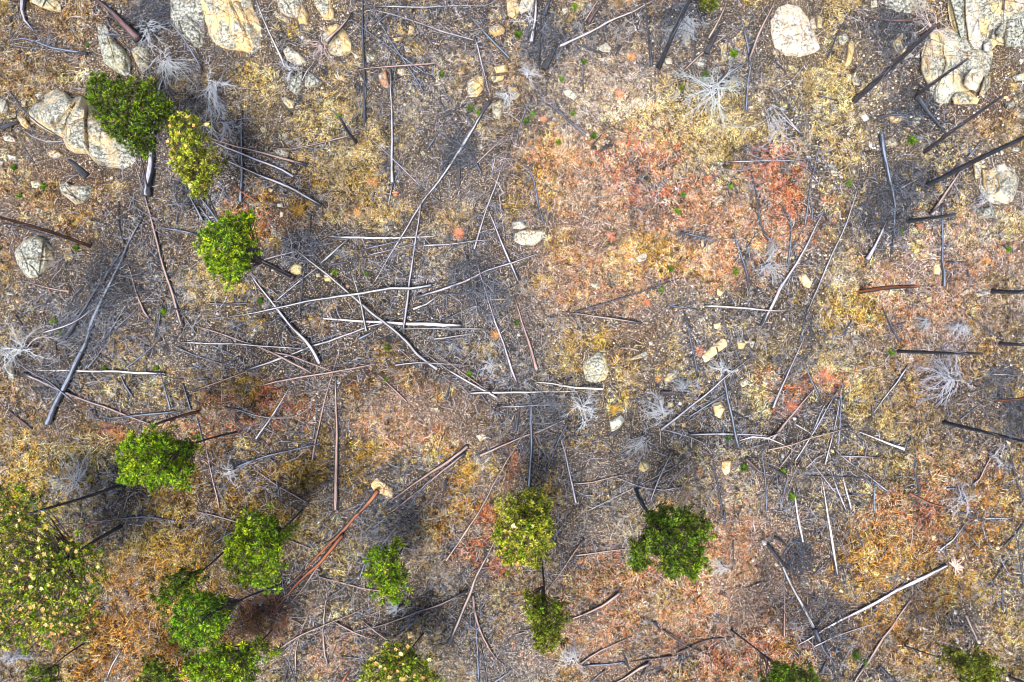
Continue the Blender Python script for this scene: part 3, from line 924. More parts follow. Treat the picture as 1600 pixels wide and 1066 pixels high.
def tag(o, label=None, cat=None, group=None, kind=None):
    if label: o['label'] = label
    if cat: o['category'] = cat
    if group: o['group'] = group
    if kind: o['kind'] = kind
    return o
def empty(name, loc):
    o = bpy.data.objects.new(name, None); o.location = loc; o.empty_display_size = .3
    return link(o)
def under(root, o):
    """parent o (built in world space) to root without moving it"""
    o.parent = root; o.matrix_parent_inverse = Matrix.Translation(root.location).inverted()
    return o

class NB:
    """tiny node builder"""
    def __init__(s, name, rough=.9):
        s.m = bpy.data.materials.new(name); s.m.use_nodes = True
        s.t = s.m.node_tree; s.b = s.t.nodes['Principled BSDF']
        s.b.inputs['Roughness'].default_value = rough
        s.b.inputs['Specular IOR Level'].default_value = .25
    def n(s, ty, **kw):
        x = s.t.nodes.new(ty)
        for k, v in kw.items(): setattr(x, k, v)
        return x
    def l(s, a, b): s.t.links.new(a, b)
    def noise(s, vec, scale, detail=4, rough=.6, dist=0):
        x = s.n('ShaderNodeTexNoise'); x.inputs['Scale'].default_value = scale; x.inputs['Detail'].default_value = detail
        x.inputs['Roughness'].default_value = rough; x.inputs['Distortion'].default_value = dist
        if vec is not None: s.l(vec, x.inputs['Vector'])
        return x.outputs['Fac']
    def ramp(s, fac, stops, interp='LINEAR'):
        x = s.n('ShaderNodeValToRGB'); x.color_ramp.interpolation = interp; el = x.color_ramp.elements
        while len(el) < len(stops): el.new(.5)
        for e, (p, c) in zip(el, stops):
            e.position = p; e.color = (c[0], c[1], c[2], 1) if not isinstance(c, (int, float)) else (c, c, c, 1)
        s.l(fac, x.inputs[0]); return x.outputs[0]
    def mix(s, fac, a, b, mode='MIX'):
        x = s.n('ShaderNodeMix'); x.data_type = 'RGBA'; x.blend_type = mode
        for sock, v in ((x.inputs['Factor'], fac), (x.inputs[6], a), (x.inputs[7], b)):
            if isinstance(v, (int, float)): sock.default_value = v
            elif isinstance(v, tuple): sock.default_value = (*v, 1)
            else: s.l(v, sock)
        return x.outputs[2]
    def math(s, op, a, b=0.0, clamp=False):
        x = s.n('ShaderNodeMath'); x.operation = op; x.use_clamp = clamp
        for sock, v in ((x.inputs[0], a), (x.inputs[1], b)):
            if isinstance(v, (int, float)): sock.default_value = v
            else: s.l(v, sock)
        return x.outputs[0]
    def attr(s, name, ty='GEOMETRY', out='Color'):
        x = s.n('ShaderNodeAttribute'); x.attribute_name = name; x.attribute_type = ty; return x.outputs[out]
    def bump(s, h, dist, strength=1.0, prev=None):
        x = s.n('ShaderNodeBump'); x.inputs['Distance'].default_value = dist; x.inputs['Strength'].default_value = strength
        s.l(h, x.inputs['Height'])
        if prev is not None: s.l(prev, x.inputs['Normal'])
        return x.outputs['Normal']
    def done(s, col, nrm=None):
        s.l(col, s.b.inputs['Base Color'])
        if nrm is not None: s.l(nrm, s.b.inputs['Normal'])
        return s.m

# ---------------------------------------------------------------- ground colours
KCOL = {  # soil colour, then tuft palette (3 colours)
 'red': ((.30, .12, .08), ((.80, .28, .16), (.88, .50, .38), (.62, .18, .09))),
 'pinkish': ((.44, .27, .20), ((.86, .48, .32), (.88, .68, .54), (.78, .36, .17))),
 'orange': ((.26, .14, .07), ((.78, .36, .10), (.86, .54, .24), (.66, .38, .10))),
 'ochre': ((.20, .13, .05), ((.76, .50, .11), (.58, .34, .07), (.88, .66, .26))),
 'straw': ((.30, .23, .12), ((.78, .62, .32), (.64, .50, .22), (.86, .74, .48))),
 'pale': ((.44, .37, .34), ((.84, .74, .66), (.76, .62, .48), (.60, .55, .58))),
 'ash': ((.24, .23, .24), ((.60, .58, .58), (.66, .58, .44), (.22, .22, .26))),
 'burnt': ((.07, .04, .03), ((.26, .13, .05), (.12, .07, .05), (.45, .26, .08))),
 'char': ((.045, .047, .06), ((.17, .20, .29), (.46, .47, .55), (.05, .06, .10))),
 'litter': ((.15, .085, .05), ((.60, .36, .20), (.36, .22, .15), (.76, .60, .40))),
 'lilac': ((.30, .24, .26), ((.66, .52, .52), (.50, .42, .50), (.78, .62, .50))),
 'base': ((.17, .135, .10), ((.86, .68, .34), (.60, .43, .20), (.60, .55, .52))),
}
def value_noise(x, y, scale, seed):
    r = np.random.default_rng(seed); g = r.random((256, 256))
    u, v = x * scale + 91.3, y * scale + 57.1
    iu, iv = np.floor(u).astype(int), np.floor(v).astype(int); fu, fv = u - iu, v - iv
    fu = fu * fu * (3 - 2 * fu); fv = fv * fv * (3 - 2 * fv)
    a, b = g[iu % 256, iv % 256], g[(iu + 1) % 256, iv % 256]; c, d = g[iu % 256, (iv + 1) % 256], g[(iu + 1) % 256, (iv + 1) % 256]
    return (a * (1 - fu) + b * fu) * (1 - fv) + (c * (1 - fu) + d * fu) * fv
def fbm(x, y, scale, seed, octv=3):
    s = 0; a = 1; t = 0
    for i in range(octv): s = s + a * value_noise(x, y, scale * 2 ** i, seed + i); t += a; a *= .55
    return s / t
LOGD = np.zeros((240, 320))          # soil is coloured darker where dead wood lies thick
for ln in LOGS.strip().split('\n'):
    f = ln.split(); P_ = tile(f[0], f[3:]); w_ = min(1.4, float(f[2]) / 16)
    for k in range(len(P_) - 1):
        m_ = int(math.dist(P_[k], P_[k + 1]) / 5) + 1
        for s_ in range(m_):
            X_, Y_ = w2(P_[k][0] + (P_[k + 1][0] - P_[k][0]) * s_ / m_, P_[k][1] + (P_[k + 1][1] - P_[k][1]) * s_ / m_)
            a_, b_ = int((X_ + 40) / .25), int((Y_ + 30) / .25)
            if 0 <= a_ < 320 and 0 <= b_ < 240: LOGD[b_, a_] += w_
kr = np.exp(-np.arange(-6, 7) ** 2 / 8.0); kr /= kr.sum()
LOGD = np.apply_along_axis(lambda v: np.convolve(v, kr, 'same'), 0, LOGD); LOGD = np.apply_along_axis(lambda v: np.convolve(v, kr, 'same'), 1, LOGD)
LOGD = np.clip(LOGD / .32 - .12, 0, 1.3)
PL = []
for ln in PATCH.strip().split('\n'):
    f = ln.split(); PL.append((*w2(float(f[0]), float(f[1])), float(f[2]) * MPP, float(f[3]) * MPP, f[4], float(f[5])))
for _s, _k in ((FANS, .2), (TANGLES, .55)):
    for ln in _s.strip().split('\n'):
        f = ln.split(); q_ = float(f[2]) * MPP * (1.0 if _k < 1 else 1.15); PL.append((*w2(float(f[0]), float(f[1])), q_, q_, 'char' if f[3] != 'red' else 'burnt', _k))
KINDS = list(KCOL)
def weights(x, y):
    x = np.asarray(x, float); y = np.asarray(y, float)
    wx = x + (fbm(x, y, .8, 40) - .5) * 3.4; wy = y + (fbm(x, y, .8, 60) - .5) * 3.4
    Wt = {k: np.zeros_like(x) for k in KINDS}
    br = np.clip(-.9 + 3.8 * fbm(x, y, .8, 80), .05, 2.2)
    for cx, cy, rx, ry, k, s in PL:
        m = (np.abs(wx - cx) < 3 * rx) & (np.abs(wy - cy) < 3 * ry)
        d = ((wx[m] - cx) / rx) ** 2 + ((wy[m] - cy) / ry) ** 2
        Wt[k][m] += 1.9 * s * np.exp(-d * 1.1) * br[m]
    # beyond the picture and between patches: gentle variation of the same kinds
    far = fbm(x, y, .11, 7, 4)
    Wt['straw'] += .5 * np.clip((far - .56) * 6, 0, 1); Wt['litter'] += .6 * np.clip((.44 - far) * 6, 0, 1)
    f2 = fbm(x, y, .35, 17, 3); Wt['ash'] += .5 * np.clip((f2 - .56) * 7, 0, 1); Wt['ochre'] += .45 * np.clip((.43 - f2) * 7, 0, 1)
    for k_ in ('red', 'pinkish', 'orange'): Wt[k_] *= 1.6
    gi_ = ((x + 40) / .25).astype(int).clip(0, 319); gj_ = ((y + 30) / .25).astype(int).clip(0, 239)
    Wt['char'] += 1.15 * LOGD[gj_, gi_] * (.35 + 1.2 * fbm(x, y, 1.1, 90))
    Wt['base'] += .36; Wt['char'] += .45 * np.clip((.47 - fbm(x, y, .27, 27, 3)) * 7, 0, 1)
    return Wt
def soil_colour(x, y):
    Wt = weights(x, y); tot = sum(Wt.values())
    return sum(Wt[k][:, None] * np.array(KCOL[k][0]) for k in KINDS) / tot[:, None]
def tuft_colour(x, y, rng):
    Wt = weights(x, y); A = np.stack([Wt[k] for k in KINDS], 1); A = A ** 1.4; A /= A.sum(1, keepdims=True)
    c = np.cumsum(A, 1); pick = (rng.random(len(x))[:, None] > c).sum(1).clip(0, len(KINDS) - 1)
    j = rng.integers(0, 3, len(x))
    pal = np.array([KCOL[k][1] for k in KINDS]); col = pal[pick, j]
    other = pal[-1, rng.integers(0, 3, len(x))]
    f = (rng.random(len(x)) < .12)[:, None]; col = np.where(f, other, col)
    v = rng.uniform(.55, 1.25, len(x)) * (.45 + 1.1 * fbm(x, y, 1.5, 700)) * (.62 + .76 * fbm(x, y, .3, 720)); v = np.where(rng.random(len(x)) < .33, v * .13, v)
    col = col * v[:, None]; lum = col.mean(1, keepdims=True); return np.clip(lum + (col - lum) * 1.13, .004, .9)

# ---------------------------------------------------------------- materials
def mat_ground():
    b = NB('burnt_soil', .95)
    pos = b.n('ShaderNodeNewGeometry').outputs['Position']
    c = b.attr('soil')
    c = b.mix(1, c, (.52, .49, .50), 'MULTIPLY')
    n1 = b.noise(pos, 6, 5, .8, .5); n2 = b.noise(pos, 15, 3, .75, .4); n3 = b.noise(pos, 2.2, 5, .7, .6)
    v = b.ramp(n1, [(.34, .12), (.5, .75), (.64, 1.9)])
    c = b.mix(1, c, v, 'MULTIPLY')
    c = b.mix(b.ramp(n2, [(.58, 0), (.63, 1)]), c, (.70, .58, .42))
    c = b.mix(b.ramp(n2, [(.40, 1), (.46, 0)]), c, (.018, .016, .02))
    c = b.mix(b.ramp(n3, [(.33, .75), (.45, 0)]), c, (.05, .042, .045))
    nb = b.bump(n1, .05, .9); nb = b.bump(n2, .02, .9, nb)
    return b.done(c, nb)
def mat_tuft():
    b = NB('dry_grass', .85)
    c = b.attr('tint', 'INSTANCER'); s = b.attr('shade', out='Fac')
    c = b.mix(1, c, b.ramp(s, [(0, .12), (.45, .7), (1, 1.45)]), 'MULTIPLY')
    return b.done(c)
def mat_tint(name, attr='tint', rough=.9):
    b = NB(name, rough); return b.done(b.attr(attr))
def mat_wood():
    """weathered or burnt trunk: object colour = wood, alpha = how much bark/char clings to it"""
    b = NB('weathered_wood', .8)
    oi = b.n('ShaderNodeObjectInfo'); g = b.attr('grain', out='Vector'); ch = b.attr('char', out='Fac')
    off = b.n('ShaderNodeVectorMath'); off.operation = 'ADD'; b.l(g, off.inputs[0])
    sc = b.n('ShaderNodeVectorMath'); sc.operation = 'SCALE'; sc.inputs[0].default_value = (37, 19, 53); b.l(oi.outputs['Random'], sc.inputs['Scale'])
    b.l(sc.outputs[0], off.inputs[1]); g = off.outputs[0]
    n1 = b.noise(g, 9, 5, .75); n2 = b.noise(g, 2.6, 5, .7); n3 = b.noise(g, 40, 2, .6)
    c = b.mix(1, oi.outputs['Color'], b.ramp(n1, [(.37, .22), (.5, 1.0), (.66, 1.35)]), 'MULTIPLY')
    f = b.math('ADD', b.math('MULTIPLY', b.math('SUBTRACT', n2, .5), 1.7), b.math('MULTIPLY', ch, 1.0))
    sg = b.n('ShaderNodeSeparateXYZ'); b.l(b.attr('grain', out='Vector'), sg.inputs[0])      # both flanks darkened in the colour, like shaded edges
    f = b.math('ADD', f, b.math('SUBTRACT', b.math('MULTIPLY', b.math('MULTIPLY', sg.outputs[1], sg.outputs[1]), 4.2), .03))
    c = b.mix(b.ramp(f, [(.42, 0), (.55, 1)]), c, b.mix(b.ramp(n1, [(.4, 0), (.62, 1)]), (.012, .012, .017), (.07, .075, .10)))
    nb = b.bump(n1, .03, .8); nb = b.bump(n3, .01, .6, nb)
    return b.done(c, nb)
def mat_rock():
    """object colour = stone; alpha = lichen amount"""
    b = NB('lichen_rock', .9)
    oi = b.n('ShaderNodeObjectInfo'); geo = b.n('ShaderNodeNewGeometry'); pos = geo.outputs['Position']
    sx = b.n('ShaderNodeSeparateXYZ'); b.l(geo.outputs['Normal'], sx.inputs[0])
    n1 = b.noise(pos, 2.2, 5, .65, .3); n2 = b.noise(pos, 7, 6, .78); n3 = b.noise(pos, 1.1, 3, .55); n4 = b.noise(pos, 17, 3, .7)
    c = oi.outputs['Color']
    warm = b.mix(1, c, (1.05, .84, .55), 'MULTIPLY')
    c = b.mix(b.ramp(n1, [(.42, 0), (.6, .9)]), c, warm)
    c = b.mix(1, c, b.ramp(n2, [(.3, .6), (.5, 1.0), (.7, 1.2)]), 'MULTIPLY')
    # orange iron staining, then grey-green lichen and black specks on the weathered tops
    c = b.mix(b.ramp(b.noise(pos, 3.1, 4, .7), [(.62, 0), (.72, .7)]), c, (.50, .24, .07))
    lf = b.math('ADD', b.math('MULTIPLY', oi.outputs['Alpha'], .55), b.math('SUBTRACT', b.math('MULTIPLY', sx.outputs[2], .42), .42))
    lf = b.math('ADD', lf, b.math('MULTIPLY', b.math('SUBTRACT', n3, .5), 1.5))
    grey = b.mix(b.ramp(n2, [(.46, 0), (.54, 1)]), (.10, .115, .125), (.46, .48, .45))
    c = b.mix(b.ramp(lf, [(.14, 0), (.34, .92)]), c, grey)
    sp = b.math('ADD', n4, b.math('MULTIPLY', b.math('SUBTRACT', n2, .5), .8))
    c = b.mix(b.math('MULTIPLY', b.ramp(sp, [(.34, 1), (.42, 0)]), b.math('MULTIPLY', oi.outputs['Alpha'], 1.0, True)), c, (.03, .03, .034))
    dv = b.n('ShaderNodeVectorMath'); dv.operation = 'ADD'; b.l(pos, dv.inputs[0])
    nz = b.n('ShaderNodeTexNoise'); nz.inputs['Scale'].default_value = 1.1; nz.inputs['Detail'].default_value = 7; b.l(pos, nz.inputs['Vector']); b.l(nz.outputs['Color'], dv.inputs[1])
    vo = b.n('ShaderNodeTexVoronoi'); vo.feature = 'DISTANCE_TO_EDGE'; vo.inputs['Scale'].default_value = .6; b.l(dv.outputs[0], vo.inputs['Vector'])
    cr = b.math('ADD', b.ramp(vo.outputs['Distance'], [(0, 0), (.02, 1)]), b.ramp(n3, [(.46, 0), (.56, 1)]), True)
    c = b.mix(cr, b.mix(.42, c, (.05, .035, .02)), c)
    nb = b.bump(cr, .10, .9); nb = b.bump(n2, .10, .9, nb); nb = b.bump(n4, .035, .8, nb)
    return b.done(c, nb)
def mat_needles():
    b = NB('pine_needles', .55)
    c = b.attr('tint')
    b.b.inputs['Specular IOR Level'].default_value = .4
    tr = b.n('ShaderNodeBsdfTranslucent'); b.l(c, tr.inputs[0])
    mx = b.n('ShaderNodeMixShader'); mx.inputs[0].default_value = .3
    out = b.t.nodes['Material Output']
    b.l(c, b.b.inputs['Base Color']); b.l(b.b.outputs[0], mx.inputs[1]); b.l(tr.outputs[0], mx.inputs[2]); b.l(mx.outputs[0], out.inputs[0])
    return b.m
M_GROUND, M_TUFT, M_WOOD, M_ROCK, M_NEEDLE = mat_ground(), mat_tuft(), mat_wood(), mat_rock(), mat_needles()
M_TWIG = mat_tint('dead_twig'); M_CHIP = mat_tint('litter_chip'); M_BLADE = mat_tint('grass_blade'); M_CONE = mat_tint('pine_cone_scale')

TONE = {'white': (.58, .55, .58), 'pale': (.40, .40, .47), 'pink': (.38, .28, .26), 'grey': (.19, .23, .33), 'dark': (.09, .11, .17),
        'black': (.022, .019, .022), 'red': (.30, .105, .05), 'brown': (.14, .085, .085)}
CHAR = {'white': .10, 'pale': .24, 'pink': .22, 'grey': .30, 'dark': .45, 'black': .8, 'red': .22, 'brown': .35}
def jit(c, r, a=.12):
    k = 1 + r.uniform(-a, a); return tuple(max(0, min(.9, v * k * (1 + r.uniform(-.05, .05)))) for v in c)

# ---------------------------------------------------------------- tubes
def smooth_path(P, step):
    P = [Vector(p) for p in P]; out = []
    if len(P) == 2:
        n = max(2, int((P[1] - P[0]).length / step) + 1); return [P[0].lerp(P[1], i / (n - 1)) for i in range(n)]
    Q = [P[0] * 2 - P[1]] + P + [P[-1] * 2 - P[-2]]
    for i in range(1, len(Q) - 2):
        a, b_, c, d = Q[i - 1], Q[i], Q[i + 1], Q[i + 2]; n = max(1, int((c - b_).length / step))
        for j in range(n):
            t = j / n
            out.append(.5 * ((2 * b_) + (c - a) * t + (2 * a - 5 * b_ + 4 * c - d) * t * t + (3 * b_ - a - 3 * c + d) * t ** 3))
    out.append(P[-1]); return out
def tube(path, radii, sides, rng, rough=.0, V=None, F=None, G=None, cap=True):
    """append a tube to V, F (and grain coordinates G)"""
    V = [] if V is None else V; F = [] if F is None else F; G = [] if G is None else G
    base = len(V); n = len(path); s = 0.0; ph = rng.uniform(0, 6.28); up = Vector((0, 0, 1))
    for i, p in enumerate(path):
        t = (path[min(i + 1, n - 1)] - path[max(i - 1, 0)])
        t = t.normalized() if t.length > 1e-6 else Vector((1, 0, 0))
        u = t.cross(up if abs(t.z) < .95 else Vector((1, 0, 0))).normalized(); v = t.cross(u)
        if i: s += (p - path[i - 1]).length
        for k in range(sides):
            a = 2 * math.pi * k / sides; r = radii[i]
            if rough: r *= 1 + rough * (noise.noise(Vector((s * 1.7 + ph * 9, math.cos(a) * 1.3, math.sin(a) * 1.3))) + .35 * math.cos(3 * a + ph))
            V.append(p + (u * math.cos(a) + v * math.sin(a)) * r)
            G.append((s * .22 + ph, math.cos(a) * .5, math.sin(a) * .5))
    for i in range(n - 1):
        for k in range(sides):
            a = base + i * sides + k; b_ = base + i * sides + (k + 1) % sides
            F.append((a, b_, b_ + sides, a + sides))
    if cap:
        F.append(tuple(base + k for k in reversed(range(sides)))); e = base + (n - 1) * sides
        F.append(tuple(e + k for k in range(sides)))
    return V, F, G

# ---------------------------------------------------------------- the slope
def axis(half, step, far):
    inner = np.arange(-half, half + step / 2, step); out = [half]; s = step
    while out[-1] < far: s *= 1.22; out.append(out[-1] + s)
    o = np.array(out[1:]); return np.concatenate([-o[::-1], inner, o])
XS, YS = axis(35, .17, 1500), axis(24.5, .17, 1500)
gx, gy = np.meshgrid(XS, YS, indexing='xy'); fx, fy = gx.ravel(), gy.ravel()
fzv = gz(fx, fy) + .03 * (fbm(fx, fy, 3.3, 200) - .5)
nx, ny = len(XS), len(YS)
idx = np.arange(nx * ny).reshape(ny, nx)
quads = np.stack([idx[:-1, :-1], idx[:-1, 1:], idx[1:, 1:], idx[1:, :-1]], -1).reshape(-1, 4)
sc4 = np.concatenate([soil_colour(fx, fy), np.ones((len(fx), 1))], 1)
tag(bigmesh('ground', np.stack([fx, fy, fzv], 1), quads, M_GROUND, True, {'soil': ('FLOAT_COLOR', sc4)}), kind='structure')

# ---------------------------------------------------------------- rocks
RCOL = {'tan': (.56, .47, .32), 'yellow': (.68, .55, .31), 'grey': (.42, .40, .33), 'white': (.62, .60, .56), 'cream': (.72, .60, .40), 'red': (.42, .23, .17), 'blue': (.30, .36, .40)}
RLICH = {'tan': .78, 'yellow': .62, 'grey': .95, 'white': .55, 'cream': .10, 'red': .35, 'blue': .8}
RWORD = {'tan': 'tan', 'yellow': 'yellow', 'grey': 'grey lichen-covered', 'white': 'whitish', 'cream': 'cream', 'red': 'reddish', 'blue': 'bluish-grey'}
ITEMS = []          # things that still need a label: dict(o, x, y, size, tone, form, cat)
ROCKPOLY = []; BASES = []
def poly_ray(poly, cx, cy, a):
    dx, dy = math.cos(a), math.sin(a); best = None
    for i in range(len(poly)):
        x1, y1 = poly[i]; x2, y2 = poly[(i + 1) % len(poly)]
        ex, ey = x2 - x1, y2 - y1; den = dx * ey - dy * ex
        if abs(den) < 1e-9: continue
        t = ((x1 - cx) * ey - (y1 - cy) * ex) / den; u = ((x1 - cx) * dy - (y1 - cy) * dx) / den
        if t > 0 and -1e-6 <= u <= 1 + 1e-6: best = t if best is None else max(best, t)
    return best or 1.0
def rock(poly, tone, lay, r):
    A = 0; cx = cy = 0; n = len(poly)
    for i in range(n):
        x1, y1 = poly[i]; x2, y2 = poly[(i + 1) % n]; c = x1 * y2 - x2 * y1; A += c; cx += (x1 + x2) * c; cy += (y1 + y2) * c
    cx /= 3 * A; cy /= 3 * A; size = math.sqrt(abs(A) / 2)                 # px
    N = 18 if size < 9 else (44 if size < 22 else 110); K = 5 if size < 9 else (13 if size < 22 else 34)
    hgt = min(2.6, size * MPP * (.62 if size > 22 else .75))
    rr = [poly_ray(poly, cx, cy, 2 * math.pi * k / N) for k in range(N)]
    joints = [(r.uniform(0, 3.14), r.uniform(-.45, .45), r.uniform(.06, .24), r.choice((-1, 1))) for _ in range(4 if size > 22 else 2 if size > 9 else 0)]
    seed = Vector((r.uniform(0, 90), r.uniform(0, 90), 0))
    # random facet planes give the block its broken faces
    planes = []
    for _ in range(15 if size > 22 else 7):
        a = r.uniform(0, 6.28); sl = r.choice((r.uniform(.1, .5), r.uniform(.7, 2.2))); planes.append((math.cos(a) * sl, math.sin(a) * sl, r.uniform(.6, 1.0) + sl * .32))
    ox, oy = cx - 800, 533 - cy; ol = math.hypot(ox, oy) + 1e-6
    if lay == 2: hgt *= .42
    la = r.uniform(-.25, .25) + math.pi / 2; V = []; bx, by, bz = on_ground(cx, cy)
    if lay != 2:
        for qx, qy, qs, qh in BASES:
            if math.hypot(cx - qx, cy - qy) < qs * .95: bz += qh * .3
    shift = (ox / ol * .20, -oy / ol * .20)
    for j in range(K + 1):
        q = 1 - (j / K) ** 1.0
        for k in range(N if j < K else 1):
            a = 2 * math.pi * k / N; f = q
            wob = 1 + .05 * noise.noise(Vector((math.cos(a) * 3.5, math.sin(a) * 3.5, 0)) + seed) * min(1, 3 * (1 - q) + .5)
            px = cx + math.cos(a) * rr[k] * f * wob + shift[0] * size * (1 - q); py = cy + math.sin(a) * rr[k] * f * wob + shift[1] * size * (1 - q)
            ux, uy = (px - cx) / size, (py - cy) / size
            h = (1 - q ** 9) ** .6
            h = min([h] + [max(0, c0 + sx * ux + sy * uy) * (1 - q ** 5) for sx, sy, c0 in planes])
            for ja, jo, js, jd in joints:
                dj = ux * math.cos(ja) + uy * math.sin(ja) - jo + .09 * noise.noise(Vector((ux * 2, uy * 2, ja)) + seed)
                if dj * jd > 0: h *= 1 - js
                if abs(dj) < .03: h *= .86
            h *= 1 + .30 * noise.ridged_multi_fractal(Vector((ux * 1.1, uy * 1.1, 0)) + seed, 1, 2.1, 4, 1.0, 2.0) - .25 + .14 * noise.fractal(Vector((ux * 4, uy * 4, 5)) + seed, 1, 2, 3)
            if lay:
                s = (px * math.cos(la) * .0 + px * math.sin(la) * 1 - py * math.cos(la)) / size * 4.3 + noise.noise(Vector((ux * .8, uy * .8, 3)) + seed) * .8
                fr = s - math.floor(s); h *= 1 - .13 * fr * (1 - q ** 4) * (1 + noise.noise(Vector((ux * 2, uy * 2, 9)) + seed)) - (.05 if fr > .9 else 0)
            elif size > 22:
                cr = abs(noise.noise(Vector((ux * 1.1, uy * 1.1, 7)) + seed)); h *= 1 - .22 * max(0, 1 - cr * 16)
            z = h * hgt * (.55 if lay and size > 30 else .8)
            zz = bz + z - (.12 if q > .97 else 0)
            x, y = w2(px, py, zz); V.append((x, y, zz))
    F = []
    for j in range(K - 1):
        for k in range(N):
            a = j * N + k; b_ = j * N + (k + 1) % N; F.append((a, a + N, b_ + N, b_))
    top = K * N
    for k in range(N): F.append(((K - 1) * N + k, top, (K - 1) * N + (k + 1) % N))
    nm = 'boulder' if size > 20 else ('rock' if size > 9 else 'stone')
    o = meshobj(nm, V, F, M_ROCK, smooth=True, loc=(bx, by, bz))
    try:
        import bmesh as _b
        o.data.set_sharp_from_angle(angle=math.radians(26))
    except Exception: pass
    c = jit(RCOL[tone], r, .1); o.color = (*c, RLICH[tone] * r.uniform(.8, 1.15))
    ROCKPOLY.append((cx, cy, size, hgt if lay != 2 else hgt * .6))
    if lay == 2: BASES.append((cx, cy, size, hgt))
    big = 'huge' if size > 42 else 'large' if size > 26 else 'mid-sized' if size > 15 else 'small' if size > 8 else 'very small'
    w = max(p[0] for p in poly) - min(p[0] for p in poly); hh = max(p[1] for p in poly) - min(p[1] for p in poly)
    shape = ('long upright' if hh > 1.6 * w else 'long flat-lying' if w > 1.6 * hh else 'blocky' if r.random() < .0 else 'rounded' if not lay else 'layered')
    if lay and shape != 'layered': shape = shape + ' layered'
    ITEMS.append(dict(o=o, x=cx, y=cy, size=size, adj=big + ' ' + RWORD[tone], noun=shape + ' ' + nm, cat=nm, group='rocks scattered over the burnt slope'))
for i, ln in enumerate(ROCKS.strip().split('\n')):
    f = ln.split(); rock(tile(f[0], f[3:]), f[1], int(f[2]), random.Random(100 + i))

# ---------------------------------------------------------------- fallen logs and branches
def rock_lift(px, py):
    z = 0
    for cx, cy, s, h in ROCKPOLY:
        if s > 9:
            d = math.hypot(px - cx, py - cy) / s
            if d < 1: z = max(z, h * .7 * math.sqrt(1 - d * d))
    return z
SEGS = []
def seg_x(a, b, c, d):
    rx, ry = b[0] - a[0], b[1] - a[1]; sx, sy = d[0] - c[0], d[1] - c[1]; den = rx * sy - ry * sx
    if abs(den) < 1e-9: return None
    t = ((c[0] - a[0]) * sy - (c[1] - a[1]) * sx) / den; u = ((c[0] - a[0]) * ry - (c[1] - a[1]) * rx) / den
    return t if 0 <= t <= 1 and 0 <= u <= 1 else None
def log(pts, w, tone, r):
    """pts in photo px, thick end first; returns world path, radii"""
    P2 = smooth_path([(x, y, 0) for x, y in pts], 13); L = [0]
    for i in range(1, len(P2)): L.append(L[-1] + (P2[i] - P2[i - 1]).length)
    tot = L[-1]; rad = w / 2 * MPP * 1.05; zs = []
    tents = []
    for i in range(len(P2) - 1):
        for (c, d, zt) in SEGS:
            if max(c[0], d[0]) < min(P2[i].x, P2[i + 1].x) or min(c[0], d[0]) > max(P2[i].x, P2[i + 1].x): continue
            t = seg_x(P2[i], P2[i + 1], c, d)
            if t is not None: tents.append((L[i] + t * (L[i + 1] - L[i]), zt))
    rads = []; thin = .35 if w > 3 else .5
    for i, p in enumerate(P2):
        f = L[i] / max(tot, 1); q = rad * (1 - (1 - thin) * f ** 1.3)
        if f < .04 and w > 4 and tone != 'black': q *= 1.25
        rads.append(max(.012, q))
        x, y, z = on_ground(p.x, p.y); z += rock_lift(p.x, p.y) + q * .8 + .05
        zs.append(z)
    zs2 = list(zs)
    for sx, zt in tents:
        zt = min(zt, 1.2 + float(gz(0, 0)) + 3)
        for i in range(len(zs)): zs2[i] = max(zs2[i], zt + rad - .0045 * abs(L[i] - sx) - .00001 * (L[i] - sx) ** 2)
    path = []
    for i, p in enumerate(P2):
        x, y = w2(p.x, p.y, zs2[i]); ww = .035 * min(1.5, rad / .06)
        path.append(Vector((x + ww * noise.noise(Vector((i * .45, pts[0][0], 0))), y + ww * noise.noise(Vector((i * .45, pts[0][1], 9))), zs2[i])))
    for i in range(len(P2) - 1): SEGS.append(((P2[i].x, P2[i].y), (P2[i + 1].x, P2[i + 1].y), min(zs2[i] + rads[i], zs[i] + .9)))
    return path, rads
def wood(name, path, rads, tone, r, sides=8, parent=None, char=None, loc=None, rough=.10):
    V, F, G = tube(path, rads, sides, r, rough)
    n = len(path); cb = CHAR[tone]; phase = r.uniform(0, 50); both = r.random()
    cv = []
    for i in range(n):
        f = i / max(1, n - 1)
        c = cb + .22 * noise.noise(Vector((i * .35 + phase, 0, 0)))
        if tone in ('pale', 'white', 'pink', 'grey'):
            if both < .55: c += .38 * max(0, 1 - f * 6)
            if both > .35: c += .30 * max(0, 1 - (1 - f) * 5)
        if char: c += char(f)
        cv += [c] * sides
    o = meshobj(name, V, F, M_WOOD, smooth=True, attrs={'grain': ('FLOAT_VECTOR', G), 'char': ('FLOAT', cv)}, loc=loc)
    o.color = (*jit(TONE[tone], r), 1)
    if parent: under(parent, o)
    return o
LWORD = {'white': 'bleached white', 'pale': 'pale grey', 'pink': 'pinkish-brown', 'grey': 'blue-grey', 'dark': 'dark scorched', 'black': 'black charred', 'red': 'reddish-brown', 'brown': 'dark brown'}  # black charred also covers one log that stands in for a trunk's shadow
def lying(p, q):
    a = math.degrees(math.atan2(p[1] - q[1], q[0] - p[0])) % 180
    if a < 13 or a > 167: return 'lying level'
    if a < 40: return 'sloping gently up rightward'
    if a < 72: return 'slanting steeply up rightward'
    if a < 108: return 'running straight up-down'
    if a < 140: return 'slanting steeply up leftward'
    return 'sloping gently up leftward'
TWV, TWF, TWC = [], [], []
